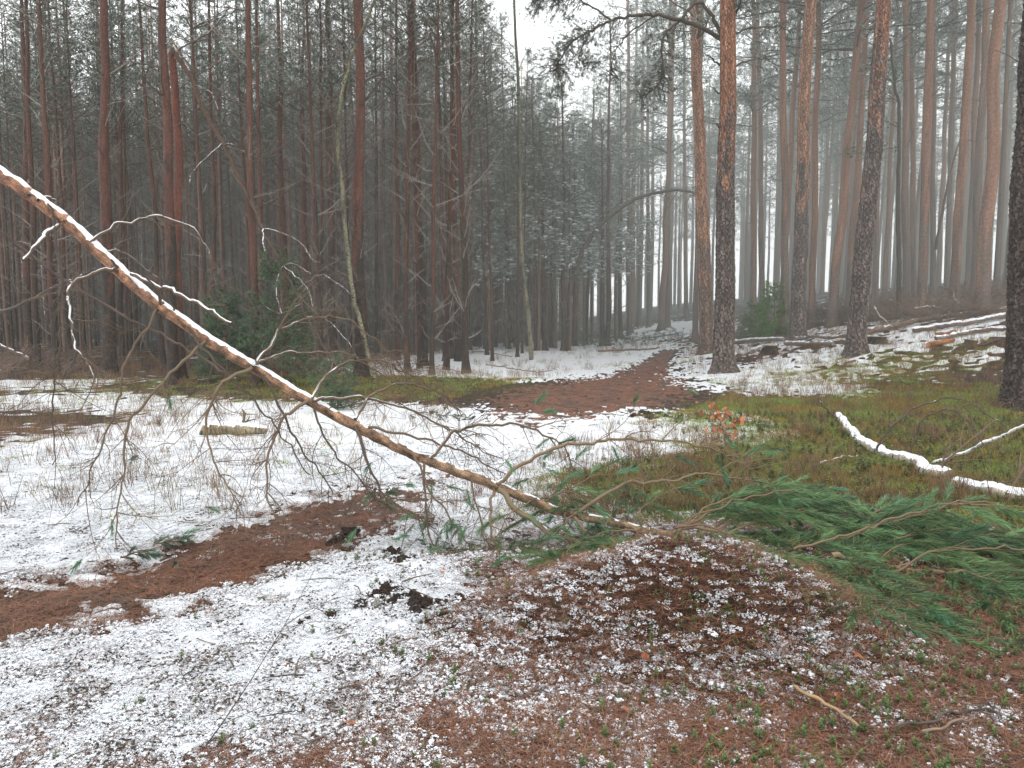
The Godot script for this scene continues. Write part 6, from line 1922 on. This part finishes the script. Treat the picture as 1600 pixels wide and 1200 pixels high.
	# brush heaps on the slope and along the plantation foot
	var brush := Geo.new()
	for k in 60:
		var d := Vector3(rf(-1, 1), rf(0.0, 0.7), rf(-1, 1)).normalized()
		var p := Vector3(rf(-0.5, 0.5), rf(0.0, 0.3), rf(-0.5, 0.5))
		brush.tube(PackedVector3Array([p, p + d * 0.3 + rdir() * 0.08, p + d * 0.7 + rdir() * 0.15]), PackedFloat32Array([0.006, 0.005, 0.002]), 3, Color(0.16, 0.11, 0.085), Color(0.24, 0.17, 0.13))
	var where3 := []
	var tints3 := []
	for b: Array in [[Vector4(12.431, -26.222, 1.173, 2.442), 16], [Vector4(13.722, -24.208, 1.771, 2.642), 26], [Vector4(10.762, -28.234, 1.377, 2.289), 8], [Vector4(-4.604, -35.386, 2.014, 6.118), 16], [Vector4(-4.44, -22.709, 1.108, 1.986), 6], [Vector4(-8.393, -20.591, 4.185, 3.471), 14], [Vector4(-13.725, -23.729, 2.315, 2.938), 8], [Vector4(11.094, -39.103, 1.907, 2.359), 6]]:
		var e: Vector4 = b[0]
		for k: int in b[1]:
			var x := e.x + rf(-1, 1) * e.z
			var z := e.y + rf(-1, 1) * e.w
			where3.append(Transform3D(Basis(Vector3.UP, rf(0, TAU)).scaled(Vector3(1, rf(0.6, 1.3), 1) * rf(0.6, 1.3)), Vector3(x, ground_y(x, z), z)))
			tints3.append(shade(Color.WHITE, rf(0.6, 1.3)))
	scatter("brush_undergrowth", "tangled bare brushwood on the forest floor", "", brush.mesh(M.twig), where3, tints3)
	# brown fallen leaves, one by one where they show
	var lms := []
	for k in 4:
		var lg := Geo.new()
		lg.leaf(Vector3.ZERO, Vector3(0, 0, 0.06), Vector3.RIGHT, 0.035, rf(-0.1, 0.3), shade(Color(0.36, 0.13, 0.06), rf(0.7, 1.3)))
		lms.append(lg.mesh(M.leaf, false))
	for c: Vector2 in [Vector2(1.312, -3.671), Vector2(0.966, -3.403), Vector2(0.585, -3.257), Vector2(0.224, -3.322), Vector2(0.112, -3.322), Vector2(-0.981, -3.376), Vector2(2.147, -3.423), Vector2(1.502, -3.369), Vector2(1.308, -3.031), Vector2(-0.395, -4.308), Vector2(-0.034, -4.09), Vector2(2.072, -3.628), Vector2(0.458, -2.924), Vector2(-0.568, -2.787)]:
		var o := whole("fallen_leaf", lms[rng.randi() % 4])
		o.position = Vector3(c.x, ground_y(c.x, c.y) + 0.02, c.y)
		o.rotation = Vector3(rf(-0.4, 0.4), rf(0, TAU), rf(-0.4, 0.4))
		tag(o, "single russet leaf lying on the needle litter", "leaf", "russet leaves on the near ground")
